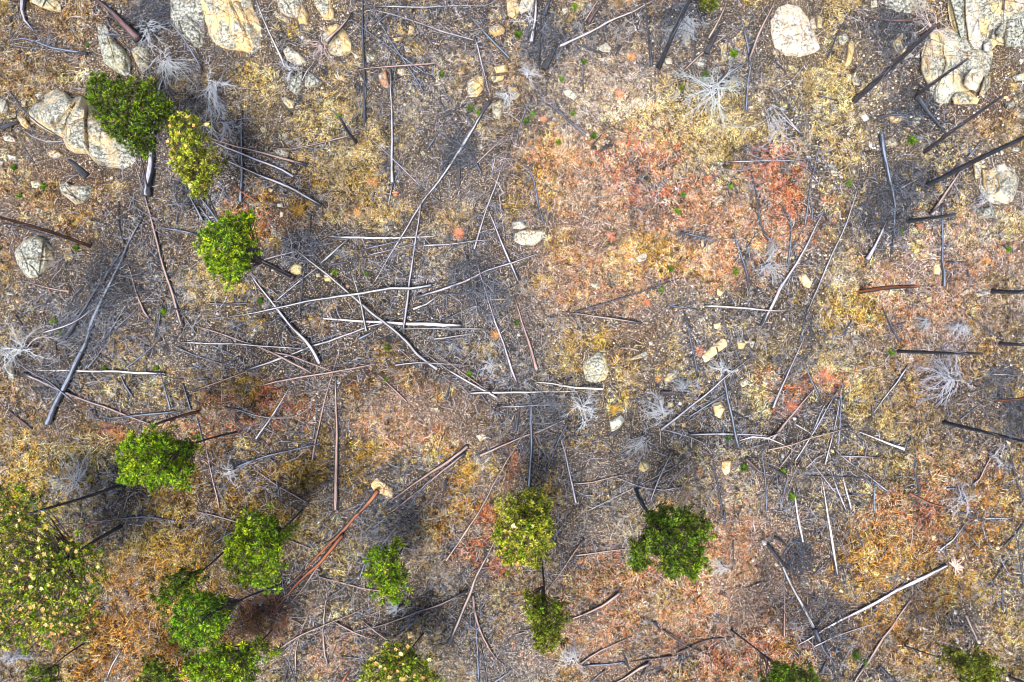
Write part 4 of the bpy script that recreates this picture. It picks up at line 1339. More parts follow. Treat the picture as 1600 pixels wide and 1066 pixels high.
def stub_twigs(path, rads, r, n, ln, tone):
    """side branches on a log: tube pieces returned for one part"""
    V, F, G = [], [], []
    for _ in range(n):
        i = r.randrange(1, len(path) - 1) if len(path) > 2 else 0
        t = (path[min(i + 1, len(path) - 1)] - path[max(0, i - 1)]).normalized()
        a = r.choice((-1, 1)) * r.uniform(.5, 1.2); side = Vector((-t.y, t.x, 0)) * (1 if a > 0 else -1)
        d = (t * math.cos(a) * r.choice((1, 1, -.4)) + side * abs(math.sin(a)) + Vector((0, 0, r.uniform(-.05, .35)))).normalized()
        p = path[i]; l = ln * r.uniform(.4, 1.2); seg = [p]
        for s_ in range(3):
            d = (d + Vector((r.uniform(-.25, .25), r.uniform(-.25, .25), r.uniform(-.25, .1)))).normalized(); seg.append(seg[-1] + d * l / 3)
            gg = float(gz(seg[-1].x, seg[-1].y)) + .04
            if seg[-1].z < gg: seg[-1].z = gg
        q = min(.022, rads[i] * .45); tube(seg, [q, q * .8, q * .6, q * .3], 4, r, 0, V, F, G, False)
    return V, F, G
rows = LOGS.strip().split('\n')
order = sorted(range(len(rows)), key=lambda i: (-(float(rows[i].split()[2]) > 13), (i * 7919) % 101))
LOGP = []
for i in order:
    f = rows[i].split(); pts = tile(f[0], f[3:]); tone = f[1]; w = float(f[2]) / 4; r = random.Random(500 + i)
    path, rads = log(pts, w, tone, r)
    L = sum(math.dist(pts[k], pts[k + 1]) for k in range(len(pts) - 1))
    nm = 'fallen_log' if w > 3.3 else 'fallen_branch'
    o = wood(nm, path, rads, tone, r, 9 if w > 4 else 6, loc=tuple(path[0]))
    nb = int(L / 26 * r.uniform(.3, 1.5)) if w > 2.6 else int(L / 35)
    if nb > 0 and tone != 'black' and L > 30:
        V, F, G = stub_twigs(path, rads, r, nb, .75, tone)
        if V:
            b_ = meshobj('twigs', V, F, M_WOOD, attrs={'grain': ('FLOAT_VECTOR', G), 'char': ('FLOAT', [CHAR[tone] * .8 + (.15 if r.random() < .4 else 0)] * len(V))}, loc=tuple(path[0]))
            b_.color = o.color; b_['kind'] = 'stuff'; under(o, b_)
    mx = sum(p[0] for p in pts) / len(pts); my = sum(p[1] for p in pts) / len(pts)
    if len(pts) == 2: form = 'straight'
    else:
        m = pts[len(pts) // 2]; a, b2 = pts[0], pts[-1]; dd = abs((b2[0] - a[0]) * (a[1] - m[1]) - (a[0] - m[0]) * (b2[1] - a[1])) / max(1, math.dist(a, b2))
        form = 'curved' if dd > .06 * L else 'straight'
    long = 'very long' if L > 210 else 'long' if L > 110 else 'short' if L < 45 else ''
    th = 'thick ' if w >= 6 else 'thin ' if w < 2.8 else ''
    noun = ('log' if w > 3.3 else 'stick')
    ITEMS.append(dict(o=o, x=mx, y=my, size=L, adj=(long + ' ' + th + LWORD[tone]).strip().replace('  ', ' '), noun=(form + ' ' if form == 'curved' else '') + noun + ' ' + lying(pts[0], pts[-1]),
                      cat='log' if w > 3.3 else 'branch', group='fallen logs on the burnt slope' if w > 3.3 else 'dead branches on the burnt slope'))
    LOGP.append((pts, w, tone))

# torn-up root plate on the long white log (a part of that log)
rr_ = random.Random(77); wl = next(it['o'] for it in ITEMS if it['cat'] == 'log' and abs(it['x'] - 1372) < 25 and abs(it['y'] - 933) < 25 and it['size'] > 200)
cx_, cy_, cz_ = on_ground(1489, 883); V, F, G = [], [], []
ax_ = Vector((.85, .5, 0)).normalized()
for k in range(26):                                   # roots radiate from the plate
    a = rr_.uniform(0, 6.28); d = (Vector((-ax_.y, ax_.x, 0)) * math.cos(a) + Vector((0, 0, 1)) * abs(math.sin(a)) * .6 + ax_ * rr_.uniform(-.2, .9)).normalized(); p = Vector((cx_, cy_, cz_ + .2)); seg = [p]
    for _ in range(4): d = (d + Vector((rr_.uniform(-.4, .4), rr_.uniform(-.4, .4), rr_.uniform(-.35, .2)))).normalized(); p = p + d * rr_.uniform(.08, .17); seg.append(p)
    tube(seg, [.07, .06, .045, .03, .012], 5, rr_, .2, V, F, G)
o_ = meshobj('root_plate', V, F, M_WOOD, attrs={'grain': ('FLOAT_VECTOR', G), 'char': ('FLOAT', [-.5] * len(V))}); o_.color = (.74, .56, .50, 1); under(wl, o_)
# small burnt stump with pale roots near the middle
sx_, sy_, sz_ = on_ground(777, 641); st_ = empty('tree_stump', (sx_, sy_, sz_))
under(st_, wood('stump_body', [Vector((sx_, sy_, sz_ - .1)), Vector((sx_, sy_ + .05, sz_ + .2)), Vector((sx_ + .06, sy_ + .16, sz_ + .45))], [.22, .16, .12], 'brown', rr_, 11, rough=.3))
for a in (3.6, 5.2, 4.4, 5.9):
    d = Vector((math.cos(a), math.sin(a), 0)); b0_ = Vector((sx_, sy_, sz_ + .08))
    under(st_, wood('root', [b0_ + d * .1, b0_ + d * .35 + Vector((.03, 0, 0)), b0_ + d * .62 - Vector((0, 0, .05))], [.035, .025, .012], 'pale', rr_, 5))
tag(st_, 'small burnt stump with pale splayed roots near the end of the long diagonal logs', 'stump')

# ---------------------------------------------------------------- branching crowns of dead wood
def crown_twigs(origin, rad, lean, dens, r, tone, flat=False, zfloor=True):
    """main boughs (list of (path, radii)) and fine twigs (V,F,G) springing from origin"""
    boughs = []; V, F, G = [], [], []
    n = int(24 * dens) + 8
    lx, ly = lean; ll = math.hypot(lx, ly) / max(rad / MPP, 1)
    la = math.atan2(ly, lx); ga_, gap_ = r.uniform(0, 6.28), r.uniform(.5, .95)
    for k in range(n):
        a = 2 * math.pi * k / n + r.uniform(-.35, .35)
        if ll > .2 and r.random() < min(.85, ll): a = la + r.gauss(0, .55)
        if r.random() < gap_ and abs(((a - ga_ + math.pi) % (2 * math.pi)) - math.pi) < 1.1: continue
        el = r.uniform(-.25, .35) if not flat else r.uniform(-.1, .15)
        d = Vector((math.cos(a), math.sin(a), el)); l = rad * r.uniform(.3, 1.2) * (1 + .5 * ll * max(0, math.cos(a - la)))
        p = origin + Vector((r.gauss(0, .22), r.gauss(0, .22), r.uniform(-.3, .25))) * min(1, rad * .5); path = [p.copy()]; m = 6
        curl = r.uniform(-.5, .5)
        for s_ in range(m):
            d = (Matrix.Rotation(curl * .6, 3, 'Z') @ d); d = (d + Vector((r.uniform(-.22, .22), r.uniform(-.22, .22), -.12 + r.uniform(-.1, .1)))).normalized()
            p = p + d * l / m
            if zfloor:
                g = float(gz(p.x, p.y)) + .03
                if p.z < g: p.z = g + .02
            path.append(p.copy())
        q = min(.022, .008 + rad * .0065)
        rad_l = [q * (1 - .72 * i / m) for i in range(m + 1)]
        boughs.append((path, rad_l, l))
        for _ in range(int(8 + 5 * dens)):
            i = r.randrange(1, m); t = (path[i + 1] - path[i]).normalized(); sgn = r.choice((-1, 1))
            dd = (Matrix.Rotation(sgn * r.uniform(.4, 1.0), 3, 'Z') @ t); dd.z += r.uniform(-.3, .3); s1 = path[i].lerp(path[i + 1], r.random()); tp = [s1]
            tl = l * r.uniform(.12, .38)
            for _s in range(3):
                dd = (dd + Vector((r.uniform(-.3, .3), r.uniform(-.3, .3), r.uniform(-.2, .1)))).normalized(); s1 = s1 + dd * tl / 3
                if zfloor:
                    g = float(gz(s1.x, s1.y)) + .02
                    if s1.z < g: s1 = Vector((s1.x, s1.y, g + .01))
                tp.append(s1)
            tube(tp, [q * .6, q * .5, q * .38, q * .2], 3, r, 0, V, F, G, False)
    return boughs, (V, F, G)
def tangle(org, rad, dens, r, tone):
    out = []; V, F, G = [], [], []; dom = r.uniform(0, math.pi)
    for k in range(int(240 * dens)):
        a = dom + r.gauss(0, .55) if r.random() < .6 else r.uniform(0, 6.28)
        rr_ = rad * math.sqrt(r.random()) * .85; t = r.uniform(0, 6.28); x, y = org.x + math.cos(t) * rr_, org.y + math.sin(t) * rr_
        l = rad * r.uniform(.25, .95); z = float(gz(x, y)) + r.uniform(.04, .42); d = Vector((math.cos(a), math.sin(a), r.uniform(-.15, .2))); cu = r.uniform(-.3, .3)
        p = Vector((x, y, z)) - d * l / 2; seg = [p.copy()]
        for _ in range(4):
            d = Matrix.Rotation(cu + r.uniform(-.12, .12), 3, 'Z') @ d; p = p + d * l / 4
            g_ = float(gz(p.x, p.y)) + .03
            if p.z < g_: p.z = g_
            seg.append(p.copy())
        q = r.uniform(.007, .013) * (2.1 if k % 6 == 0 else 1)
        if k % 6 == 0: out.append((seg, [q, q * .9, q * .75, q * .6, q * .4], r.choice(('grey', 'grey', 'dark', 'pale') if tone == 'grey' else ('dark', 'dark', 'grey', 'black') if tone == 'dark' else ('red', 'brown', 'red'))))
        else: tube(seg, [q, q * .9, q * .75, q * .6, q * .35], 3, r, 0, V, F, G, False)
    return out, (V, F, G)
def heap(px, py, radpx, tone, dens, label, seed):
    r = random.Random(seed); x, y, z = on_ground(px, py); root = empty('branch_heap', (x, y, z)); bs, (V, F, G) = tangle(Vector((x, y, z)), radpx * MPP, dens, r, tone)
    for s_, q, t in bs: wood('branch', s_, q, t, r, 5, root, rough=0)
    n = len(V) // 15; base = {'dark': .66, 'grey': .46, 'red': .3}[tone]; ch = np.repeat([base * r.uniform(.2, 1.5) for _ in range(n)], 15)
    o = meshobj('twigs', V, F, M_WOOD, attrs={'grain': ('FLOAT_VECTOR', G), 'char': ('FLOAT', ch)}); o.color = ((.26, .31, .42, 1) if tone != 'red' else (.36, .15, .07, 1)); under(root, o); o['kind'] = 'stuff'
    tag(root, label, 'branch heap', 'heaps of burnt branches')
def dead_crown(name, px, py, radpx, lean, tone, dens, label, cat, seed, height, trunk=True):
    r = random.Random(seed); zg = on_ground(px, py)[2] + height
    x, y = w2(px, py, zg); org = Vector((x, y, zg)); rad = radpx * MPP * .92
    gzb = float(gz(x, y)); root = empty(name, (x, y, gzb))
    boughs, (V, F, G) = crown_twigs(org, rad, (lean[0], -lean[1]), dens, r, tone)
    if trunk:
        p = [Vector((x, y, gzb - .15)), Vector((x + r.uniform(-.05, .05), y, gzb + height * .5)), org + Vector((0, 0, height * .25))]
        under(root, wood('trunk', smooth_path(p, .4), [.07 - .004 * i for i in range(len(smooth_path(p, .4)))], tone, r, 7))
    fc_ = {'white': (.62, .65, .74), 'pale': (.50, .54, .64), 'pink': (.62, .50, .50), 'grey': (.44, .48, .58)}[tone]
    for bp, br, l in boughs:
        o = wood('branch', bp, br, tone, r, 4, root, rough=0); o.color = (*jit(fc_, r), 1)
        ch = o.data.attributes['char']; ch.data.foreach_set('value', [CHAR[tone] - .5] * len(o.data.vertices))
    o = meshobj('twigs', V, F, M_WOOD, attrs={'grain': ('FLOAT_VECTOR', G), 'char': ('FLOAT', [CHAR[tone] - .48] * len(V))})
    o.color = (*jit(fc_, r), 1); under(root, o); o['kind'] = 'stuff'
    tag(root, label, cat, 'bare dead crowns' if trunk else 'heaps of burnt branches')
for i, ln in enumerate(FANS.strip().split('\n')):
    f = ln.split(maxsplit=7)
    dead_crown('dead_shrub', float(f[0]), float(f[1]), float(f[2]), (float(f[3]), float(f[4])), f[5], float(f[6]), f[7], 'dead shrub', 900 + i, .35 + float(f[2]) * .012)
for i, ln in enumerate(TANGLES.strip().split('\n')):
    f = ln.split(maxsplit=5)
    heap(float(f[0]), float(f[1]), float(f[2]) * 1.15, f[3], float(f[4]), f[5], 1200 + i)

# ---------------------------------------------------------------- standing burnt trunks
def standing_height(bx, by, tx, ty):
    rb = math.hypot(bx - 800, by - 533); rt = math.hypot(tx - 800, ty - 533)
    return max(1.2, min(11, H * (1 - rb / max(rt, rb + 1))))
SLAB = ["red-black charred trunk standing left of the tall thin upright branch", "black burnt trunk standing above the wide pale crown",
  "long black burnt trunk leaning out over the slope edge near the blue-black tangle", "black burnt trunk cut by the frame beside the pale flat stones",
  "short black trunk at the frame edge above the pale crown", "reddish burnt trunk at the frame edge over the dark branch tangle",
  "longest black leaning trunk below the white outcrop block", "brown-black trunk leaning between the outcrop and the long black one",
  "slim brown trunk leaning across the front of the white outcrop", "thick purple-brown trunk with a broad bare crown near the grey outcrop",
  "short black trunk crossing the thin upright grey log", "grey trunk with blackened foot and whiskery branches at the top edge",
  "short blackened snag with a green tuft on top beside the pink stick", "bare brown-black trunk leaning between the round pine and dense white crown",
  "reddish burnt pole leaning above the round bright pine", "reddish-brown bare trunk leaning above the big grey-topped boulder",
  "stubby black stump at the foot of the dark irregular pine", "dark brown trunk cut off by the bottom corner"]
for i, ln in enumerate(STAND.strip().split('\n')):
    f = ln.split(); bx, by, tx, ty, w = map(float, f[:5]); tone = f[5]; r = random.Random(1500 + i)
    h = standing_height(bx, by, tx, ty); x0, y0, z0 = on_ground(bx, by)
    x1, y1 = w2(tx, ty, z0 + h); a = Vector((x0, y0, z0 - .2)); b_ = Vector((x1, y1, z0 + h))
    mid = a.lerp(b_, .5) + Vector((r.uniform(-.12, .12), r.uniform(-.12, .12), 0)); p = smooth_path([a, mid, b_], .45)
    rad = w * MPP * .5 * .85; root = empty('burnt_tree', (x0, y0, z0))
    rr = [rad * (1.25 if k == 0 else 1.0) * (1 - .5 * (k / len(p)) ** 1.2) for k in range(len(p))]
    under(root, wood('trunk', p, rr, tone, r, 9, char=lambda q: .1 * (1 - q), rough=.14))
    nb = {9: 30, 11: 24}.get(i, 15)
    for k in range(nb):
        q = r.uniform(.45, .98); c = a.lerp(b_, q); an = r.uniform(0, 6.28); d = Vector((math.cos(an), math.sin(an), r.uniform(-.1, .4))); l = r.uniform(.3, 1.1) * (1.6 if i in (9, 11) else 1)
        seg = [c]
        for _ in range(3): d = (d + Vector((r.uniform(-.3, .3), r.uniform(-.3, .3), r.uniform(-.3, .1)))).normalized(); seg.append(seg[-1] + d * l / 3)
        o = wood('branch', seg, [.022, .017, .012, .007], 'grey' if tone != 'red' else 'brown', r, 4, root, rough=0)
    tag(root, SLAB[i], 'burnt trunk', 'burnt trunks still standing')

# ---------------------------------------------------------------- green pines
PTONE = {'dark': ((.085, .17, .006), (.17, .26, .008), (.018, .045, .012)), 'bright': ((.18, .34, .008), (.34, .48, .010), (.03, .085, .012)),
         'green': ((.12, .27, .010), (.22, .38, .012), (.022, .075, .015)), 'yellow': ((.36, .43, .03), (.52, .50, .06), (.08, .12, .02)),
         'olive': ((.13, .17, .010), (.22, .23, .012), (.03, .05, .012)), 'cone': ((.24, .36, .02), (.42, .50, .03), (.05, .09, .02))}
def inside(px, py, poly):
    c = False; j = len(poly) - 1
    for i in range(len(poly)):
        if (poly[i][1] > py) != (poly[j][1] > py) and px < (poly[j][0] - poly[i][0]) * (py - poly[i][1]) / (poly[j][1] - poly[i][1]) + poly[i][0]: c = not c
        j = i
    return c
def pom(c, axis_, rad, n, r, V, F, C, cols):
    """one tuft of long needles at a shoot tip"""
    base = jit(cols[0] if r.random() < .6 else cols[1], r, .4)
    for k in range(n):
        d = Vector((r.gauss(0, 1), r.gauss(0, 1), r.gauss(0, 1))).normalized(); d = (d + axis_ * .8).normalized()
        s = d.cross(Vector((r.gauss(0, 1), r.gauss(0, 1), r.gauss(0, 1)))).normalized() * rad * r.uniform(.07, .11)
        l = rad * r.uniform(.75, 1.15); b = len(V)
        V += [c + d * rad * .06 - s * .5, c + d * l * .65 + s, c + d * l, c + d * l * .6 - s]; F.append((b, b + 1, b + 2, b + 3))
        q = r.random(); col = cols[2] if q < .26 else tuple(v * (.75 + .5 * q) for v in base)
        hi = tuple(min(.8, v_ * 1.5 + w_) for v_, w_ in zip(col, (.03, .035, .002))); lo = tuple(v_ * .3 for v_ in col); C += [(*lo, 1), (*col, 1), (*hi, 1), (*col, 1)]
def cone_rosette(c, rad, r, V, F, C):
    """tan male cones / dried tips crowding a shoot end"""
    col = jit(r.choice(((.74, .42, .20), (.80, .54, .30), (.60, .30, .12))), r, .15)
    for k in range(7):
        a = 6.28 * k / 7 + r.uniform(-.3, .3); d = Vector((math.cos(a), math.sin(a), r.uniform(.2, .9))).normalized(); s = d.cross(Vector((0, 0, 1))).normalized() * rad * .24
        b = len(V); V += [c, c + d * rad * .6 + s, c + d * rad, c + d * rad * .6 - s]; F.append((b, b + 1, b + 2, b + 3)); C += [(*col, 1)] * 4
def pine(i, ln):
    b0, poly, tone, dens, label = ln.split('|'); bx, by = map(float, b0.split()); v = list(map(float, poly.split())); poly = [(v[k], v[k + 1]) for k in range(0, len(v), 2)]
    r = random.Random(2000 + i); cx = sum(p[0] for p in poly) / len(poly); cy = sum(p[1] for p in poly) / len(poly)
    h = standing_height(bx, by, cx, cy) * 1.05; h = max(h, 3.5); x0, y0, z0 = on_ground(bx, by)
    tx, ty = w2(cx, cy, z0 + h * .86); root = empty('pine_tree', (x0, y0, z0)); top = Vector((tx, ty, z0 + h))
    base = Vector((x0, y0, z0 - .2)); apex = Vector((*w2(cx, cy, z0 + h * .97), z0 + h * .97))
    trk = smooth_path([base, base.lerp(apex, .5) + Vector((r.uniform(-.15, .15), r.uniform(-.15, .15), 0)), apex], .5)
    big = i == 4; tr = .12 if big else .035 + .004 * h
    wood('trunk', trk, [tr * (1.2 if k == 0 else 1) * (1 - .8 * k / len(trk)) for k in range(len(trk))], 'brown', r, 9, root, char=lambda q: .25 * (1 - q))
    A = abs(sum(poly[k][0] * poly[(k + 1) % len(poly)][1] - poly[(k + 1) % len(poly)][0] * poly[k][1] for k in range(len(poly)))) / 2
    x_0, x_1 = min(p[0] for p in poly), max(p[0] for p in poly); y_0, y_1 = min(p[1] for p in poly), max(p[1] for p in poly)
    maxr = max(math.dist(p, (cx, cy)) for p in poly)
    # limbs reach to limb tips spread over the crown; shoots cluster round them
    nl = int(A / 90 * (1.0 if not big else .85)) + 10; tips = []; tries = 0
    while len(tips) < nl and tries < 4000:
        tries += 1; px, py = r.uniform(x_0, x_1), r.uniform(y_0, y_1)
        if not inside(px, py, poly): continue
        if noise.noise(Vector((px * .07, py * .07, i * 3.1))) < (-.04 if not big else .03): continue
        if min([math.dist((px, py), t[:2]) for t in tips] + [99]) < (6.2 if not big else 10): continue
        d = math.dist((px, py), (cx, cy)) / maxr; tips.append((px, py, d))
    V, F, C = [], [], []; LV, LF, LG = [], [], []; CV, CF, CC = [], [], []
    cols = PTONE[tone]; thick = .42 * h if not big else .35 * h
    poms = []
    for (px, py, d) in tips:
        zt = z0 + h * (1 - .36 * d ** 1.6) - r.random() ** 1.6 * thick * (1 - .45 * d)
        x, y = w2(px, py, zt); tip = Vector((x, y, zt))
        q = max(.55, min(.97, (zt - z0) / h - .04 - .05 * d)); st = base.lerp(apex, q)
        m = st.lerp(tip, .5) + Vector((0, 0, -.12)); lp = [st, m, tip]
        o_ = wood('limb', smooth_path(lp, .5), [max(.012, .032 * (1 - .6 * k / 6)) for k in range(len(smooth_path(lp, .5)))], 'brown', r, 5, root, rough=0) if r.random() < .4 else None
        if o_ is None: tube(smooth_path(lp, .8), [.018] * len(smooth_path(lp, .8)), 4, r, 0, LV, LF, LG, False)
        npom = int(r.uniform(4, 8) * float(dens)) if not big else int(r.uniform(5, 9))
        for k in range(npom * 2):
            sp = .31 if not big else .60
            c = tip + Vector((r.gauss(0, sp * .62), r.gauss(0, sp * .62), r.gauss(0, .26)))
            qx, qy = 800 + c.x / (MPP * (H - c.z) / H), 533 - c.y / (MPP * (H - c.z) / H)
            if not inside(qx, qy, poly) and r.random() < .8: continue
            if any((c - o2).length < (.33 if not big else .36) for o2 in poms): continue
            poms.append(c)
            ax = (c - (tip - Vector((0, 0, .7)))).normalized(); ax = (ax + Vector((0, 0, .5))).normalized()
            tube([tip.lerp(c, .05) - Vector((0, 0, .12)), c], [.014, .010], 3, r, 0, LV, LF, LG, False)
            pr = r.uniform(.19, .31) if not big else r.uniform(.18, .26)
            kk_ = .8 + .8 * max(0, min(1, .5 + 1.3 * noise.noise(Vector((qx * .11, qy * .11, i * 2.0)))))
            if r.random() < .18: kk_ *= .35
            pom(c + Vector((r.gauss(0, .09), r.gauss(0, .09), -.26)), ax, pr * 1.05, 16, r, V, F, C, tuple(tuple(v_ * .42 for v_ in c_) for c_ in cols))      # lower tufts coloured dark to stand for shade between clumps
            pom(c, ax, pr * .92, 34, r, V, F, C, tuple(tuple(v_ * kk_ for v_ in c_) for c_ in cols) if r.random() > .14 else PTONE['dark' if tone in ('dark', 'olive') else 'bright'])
            if (tone == 'cone' and r.random() < .36) or (tone == 'yellow' and r.random() < .12):
                cone_rosette(c + ax * pr * .5, pr * r.uniform(.35, .6), r, CV, CF, CC)
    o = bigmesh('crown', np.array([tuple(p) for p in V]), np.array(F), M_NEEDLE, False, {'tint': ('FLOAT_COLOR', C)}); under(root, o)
    if LV:
        o = meshobj('shoots', LV, LF, M_WOOD, attrs={'grain': ('FLOAT_VECTOR', LG), 'char': ('FLOAT', [.3] * len(LV))}); o.color = (.14, .09, .07, 1); under(root, o); o['kind'] = 'stuff'
    if CV:
        o = bigmesh('cone_clusters', np.array([tuple(p) for p in CV]), np.array(CF), M_CONE, False, {'tint': ('FLOAT_COLOR', CC)}); under(root, o); o['kind'] = 'stuff'
    tag(root, label, 'pine tree', 'green pines on the burnt slope')
for i, ln in enumerate(PINES.strip().split('\n')): pine(i, ln)

# ---------------------------------------------------------------- seedlings and coloured grass tufts
def blade_tuft(name, px, py, rpx, cols, r, n, upz, width, needle=False):
    x, y, z = on_ground(px, py); c = Vector((x, y, z + .01)); V, F, C = [], [], []; R0 = rpx * MPP
    for k in range(n):
        a = r.uniform(0, 6.28); el = r.uniform(.1, upz); d = Vector((math.cos(a), math.sin(a), el)).normalized(); l = R0 * r.uniform(.6, 1.1)
        st = c + Vector((r.gauss(0, .18), r.gauss(0, .18), 0)) * R0 * (1 if not needle else .6) + Vector((0, 0, r.uniform(0, .25) * R0 * (2 if needle else .3)))
        s = Vector((-d.y, d.x, r.uniform(-.5, .5))).normalized() * width; b = len(V); m = st + d * l * .55; e = st + d * l + Vector((0, 0, -.10 * l))
        V += [st - s * .6, st + s * .6, m + s, e, m - s]; F.append((b, b + 1, b + 2, b + 3, b + 4)); col = jit(r.choice(cols), r, .35); C += [(*col, 1)] * 5
    return meshobj(name, V, F, M_NEEDLE if needle else M_BLADE, smooth=False, attrs={'tint': ('FLOAT_COLOR', C)}, loc=(x, y, z))
for i, (px, py, rp) in enumerate(SEEDL):
    r = random.Random(2500 + i); rp *= 1.15
    o = blade_tuft('pine_seedling', px, py, rp, ((.12, .24, .012), (.19, .33, .015), (.05, .12, .012)) if px % 3 else ((.07, .15, .012), (.11, .2, .015), (.03, .07, .01)), r, 110, 1.3, .016, True)
    ITEMS.append(dict(o=o, x=px, y=py, size=rp, adj='larger bright green' if rp > 7.5 else 'small bright green' if px % 3 else 'small dark green', noun='pine seedling', cat='seedling', group='pine seedlings sprouting on the slope'))
TC = {'orange': ((.70, .36, .14), (.80, .52, .26), (.45, .20, .07)), 'red': ((.66, .28, .16), (.80, .44, .30), (.40, .13, .08)), 'ochre': ((.60, .36, .07), (.70, .46, .14), (.4, .24, .05))}
for i, (px, py, rp, t) in enumerate(REDTUFT):
    r = random.Random(2600 + i)
    o = blade_tuft('grass_tussock', px, py, rp, TC[t], r, 110, .9, .010)
    ITEMS.append(dict(o=o, x=px, y=py, size=rp, adj={'orange': 'orange', 'red': 'rust-red', 'ochre': 'ochre'}[t] + ' star-shaped', noun='grass tussock', cat='grass tussock', group='coloured grass tussocks'))

# ---------------------------------------------------------------- litter: twigs, chips, pebbles (uncountable)
def scatter_sticks(n, seed):
    r = np.random.default_rng(seed); X = r.uniform(-34, 34, n); Y = r.uniform(-23.5, 23.5, n)
    # keep more of them round the tangles and dark logs
    keep = fbm(X, Y, .30, 300) + r.uniform(-.22, .22, n) > .50; X, Y = X[keep], Y[keep]; n = len(X)
    L = r.uniform(.12, .55, n) * np.where(r.random(n) < .07, 2.2, 1); a = r.uniform(0, np.pi, n); wd = r.uniform(.006, .014, n)
    tone = r.random(n); base = np.where((tone < .42)[:, None], np.array([[.60, .57, .60]]), np.where((tone < .62)[:, None], np.array([[.05, .055, .075]]), np.where((tone < .8)[:, None], np.array([[.24, .26, .33]]), np.array([[.42, .26, .16]]))))
    ex, ey = np.cos(a) * L / 2, np.sin(a) * L / 2; bend = r.uniform(-.16, .16, n) * L
    P = [(X - ex, Y - ey), (X - np.sin(a) * bend, Y + np.cos(a) * bend), (X + ex, Y + ey)]
    nx_, ny_ = -np.sin(a), np.cos(a); V = []
    for j, (x, y) in enumerate(P):
        z = gz(x, y) + .07 + (r.uniform(0, .10, n) if j != 1 else .03); w_ = wd * (1, .9, .5)[j]
        V += [np.stack([x + nx_ * w_, y + ny_ * w_, z], 1), np.stack([x, y, z + w_ * 1.4], 1), np.stack([x - nx_ * w_, y - ny_ * w_, z], 1)]
    V = np.stack(V, 1).reshape(-1, 3); b = (np.arange(n) * 9)[:, None]
    Q = np.concatenate([b + np.array([[0, 3, 4, 1]]), b + np.array([[1, 4, 5, 2]]), b + np.array([[3, 6, 7, 4]]), b + np.array([[4, 7, 8, 5]])], 0)
    C = np.repeat(np.concatenate([base * r.uniform(.6, 1.2, (n, 1)), np.ones((n, 1))], 1), 9, 0)
    o = bigmesh('fallen_twigs', V, Q, M_TWIG, False, {'tint': ('FLOAT_COLOR', np.clip(C, 0, 1))})
    return tag(o, 'fine grey and brown twigs littered all over the slope', 'twig litter', kind='stuff')
scatter_sticks(46000, 71)
def scatter_long_sticks(n, seed):
    """longer dead sticks lying every way, thickest where the burn was hot"""
    r = np.random.default_rng(seed); X = r.uniform(-33, 33, n); Y = r.uniform(-23, 23, n)
    wt = weights(X, Y)
    keep = r.random(n) < np.clip(.06 + .75 * wt['char'] + .15 * wt['ash'] - .2 * (wt['pinkish'] + wt['orange']), .02, 1); X, Y = X[keep], Y[keep]; rr = random.Random(seed)
    V, F, G, CH = [], [], [], []
    for x, y in zip(X, Y):
        l = rr.uniform(.5, 1.5) * (1.7 if rr.random() < .12 else 1); a = rr.uniform(0, 6.28); cu = rr.uniform(-.22, .22); p = Vector((x, y, 0)); seg = []
        up_ = rr.uniform(.05, .2)
        for k in range(5):
            seg.append(Vector((p.x, p.y, float(gz(p.x, p.y)) + up_))); a += cu + rr.uniform(-.08, .08); p = p + Vector((math.cos(a), math.sin(a), 0)) * l / 4
        q = rr.uniform(.008, .018); b_ = len(V); tube(seg, [q, q * .95, q * .8, q * .65, q * .4], 4, rr, 0, V, F, G, False); CH += [rr.choice((.0, .2, .42, .55, .7, .8))] * (len(V) - b_)
    o = meshobj('dead_sticks', V, F, M_WOOD, attrs={'grain': ('FLOAT_VECTOR', G), 'char': ('FLOAT', CH)}); o.color = (.36, .40, .54, 1)
    tag(o, 'scorched and grey dead sticks strewn across the slope', 'dead sticks', kind='stuff')
scatter_long_sticks(21000, 72)
def scatter_pebbles(n, seed):
    r = np.random.default_rng(seed); X = r.uniform(-34, 34, n); Y = r.uniform(-23.5, 23.5, n)
    dens = fbm(X, Y, .22, 330, 3)
    boost = np.exp(-(((X - 28) / 5) ** 2 + ((Y + 14) / 5) ** 2)) * .28 + np.exp(-(((X - 24) / 10) ** 2 + ((Y - 13) / 7) ** 2)) * .16 + np.exp(-(((X - 11) / 5) ** 2 + ((Y + 1) / 4) ** 2)) * .15
    keep = dens + boost + r.uniform(-.12, .12, n) > .60; X, Y = X[keep], Y[keep]; n = len(X)
    s = r.uniform(.025, .09, n) * np.where(r.random(n) < .05, 1.7, 1); a = r.uniform(0, 6.28, n); V = []
    for k in range(5):
        q = s * r.uniform(.7, 1.25, n); t = a + k * 2 * np.pi / 5; x, y = X + np.cos(t) * q, Y + np.sin(t) * q; V.append(np.stack([x, y, gz(x, y) - .02], 1))
    V.append(np.stack([X + s * .2, Y, gz(X, Y) + s * r.uniform(.6, 1.0, n) + .03], 1))
    V = np.stack(V, 1).reshape(-1, 3); b = (np.arange(n) * 6)[:, None]
    T = np.concatenate([b + np.array([[k, (k + 1) % 5, 5]]) for k in range(5)], 0)
    pal = np.array([(.72, .68, .62), (.66, .52, .32), (.55, .56, .58), (.60, .42, .33), (.28, .30, .32)]); C = pal[r.integers(0, 5, n)] * r.uniform(.7, 1.15, (n, 1))
    C = np.repeat(np.concatenate([C, np.ones((n, 1))], 1), 6, 0)
    tag(bigmesh('pebbles', V, T, M_CHIP, False, {'tint': ('FLOAT_COLOR', np.clip(C, 0, 1))}), 'pale pebbles and stone chips strewn between the grass', 'pebbles', kind='stuff')
scatter_pebbles(26000, 81)

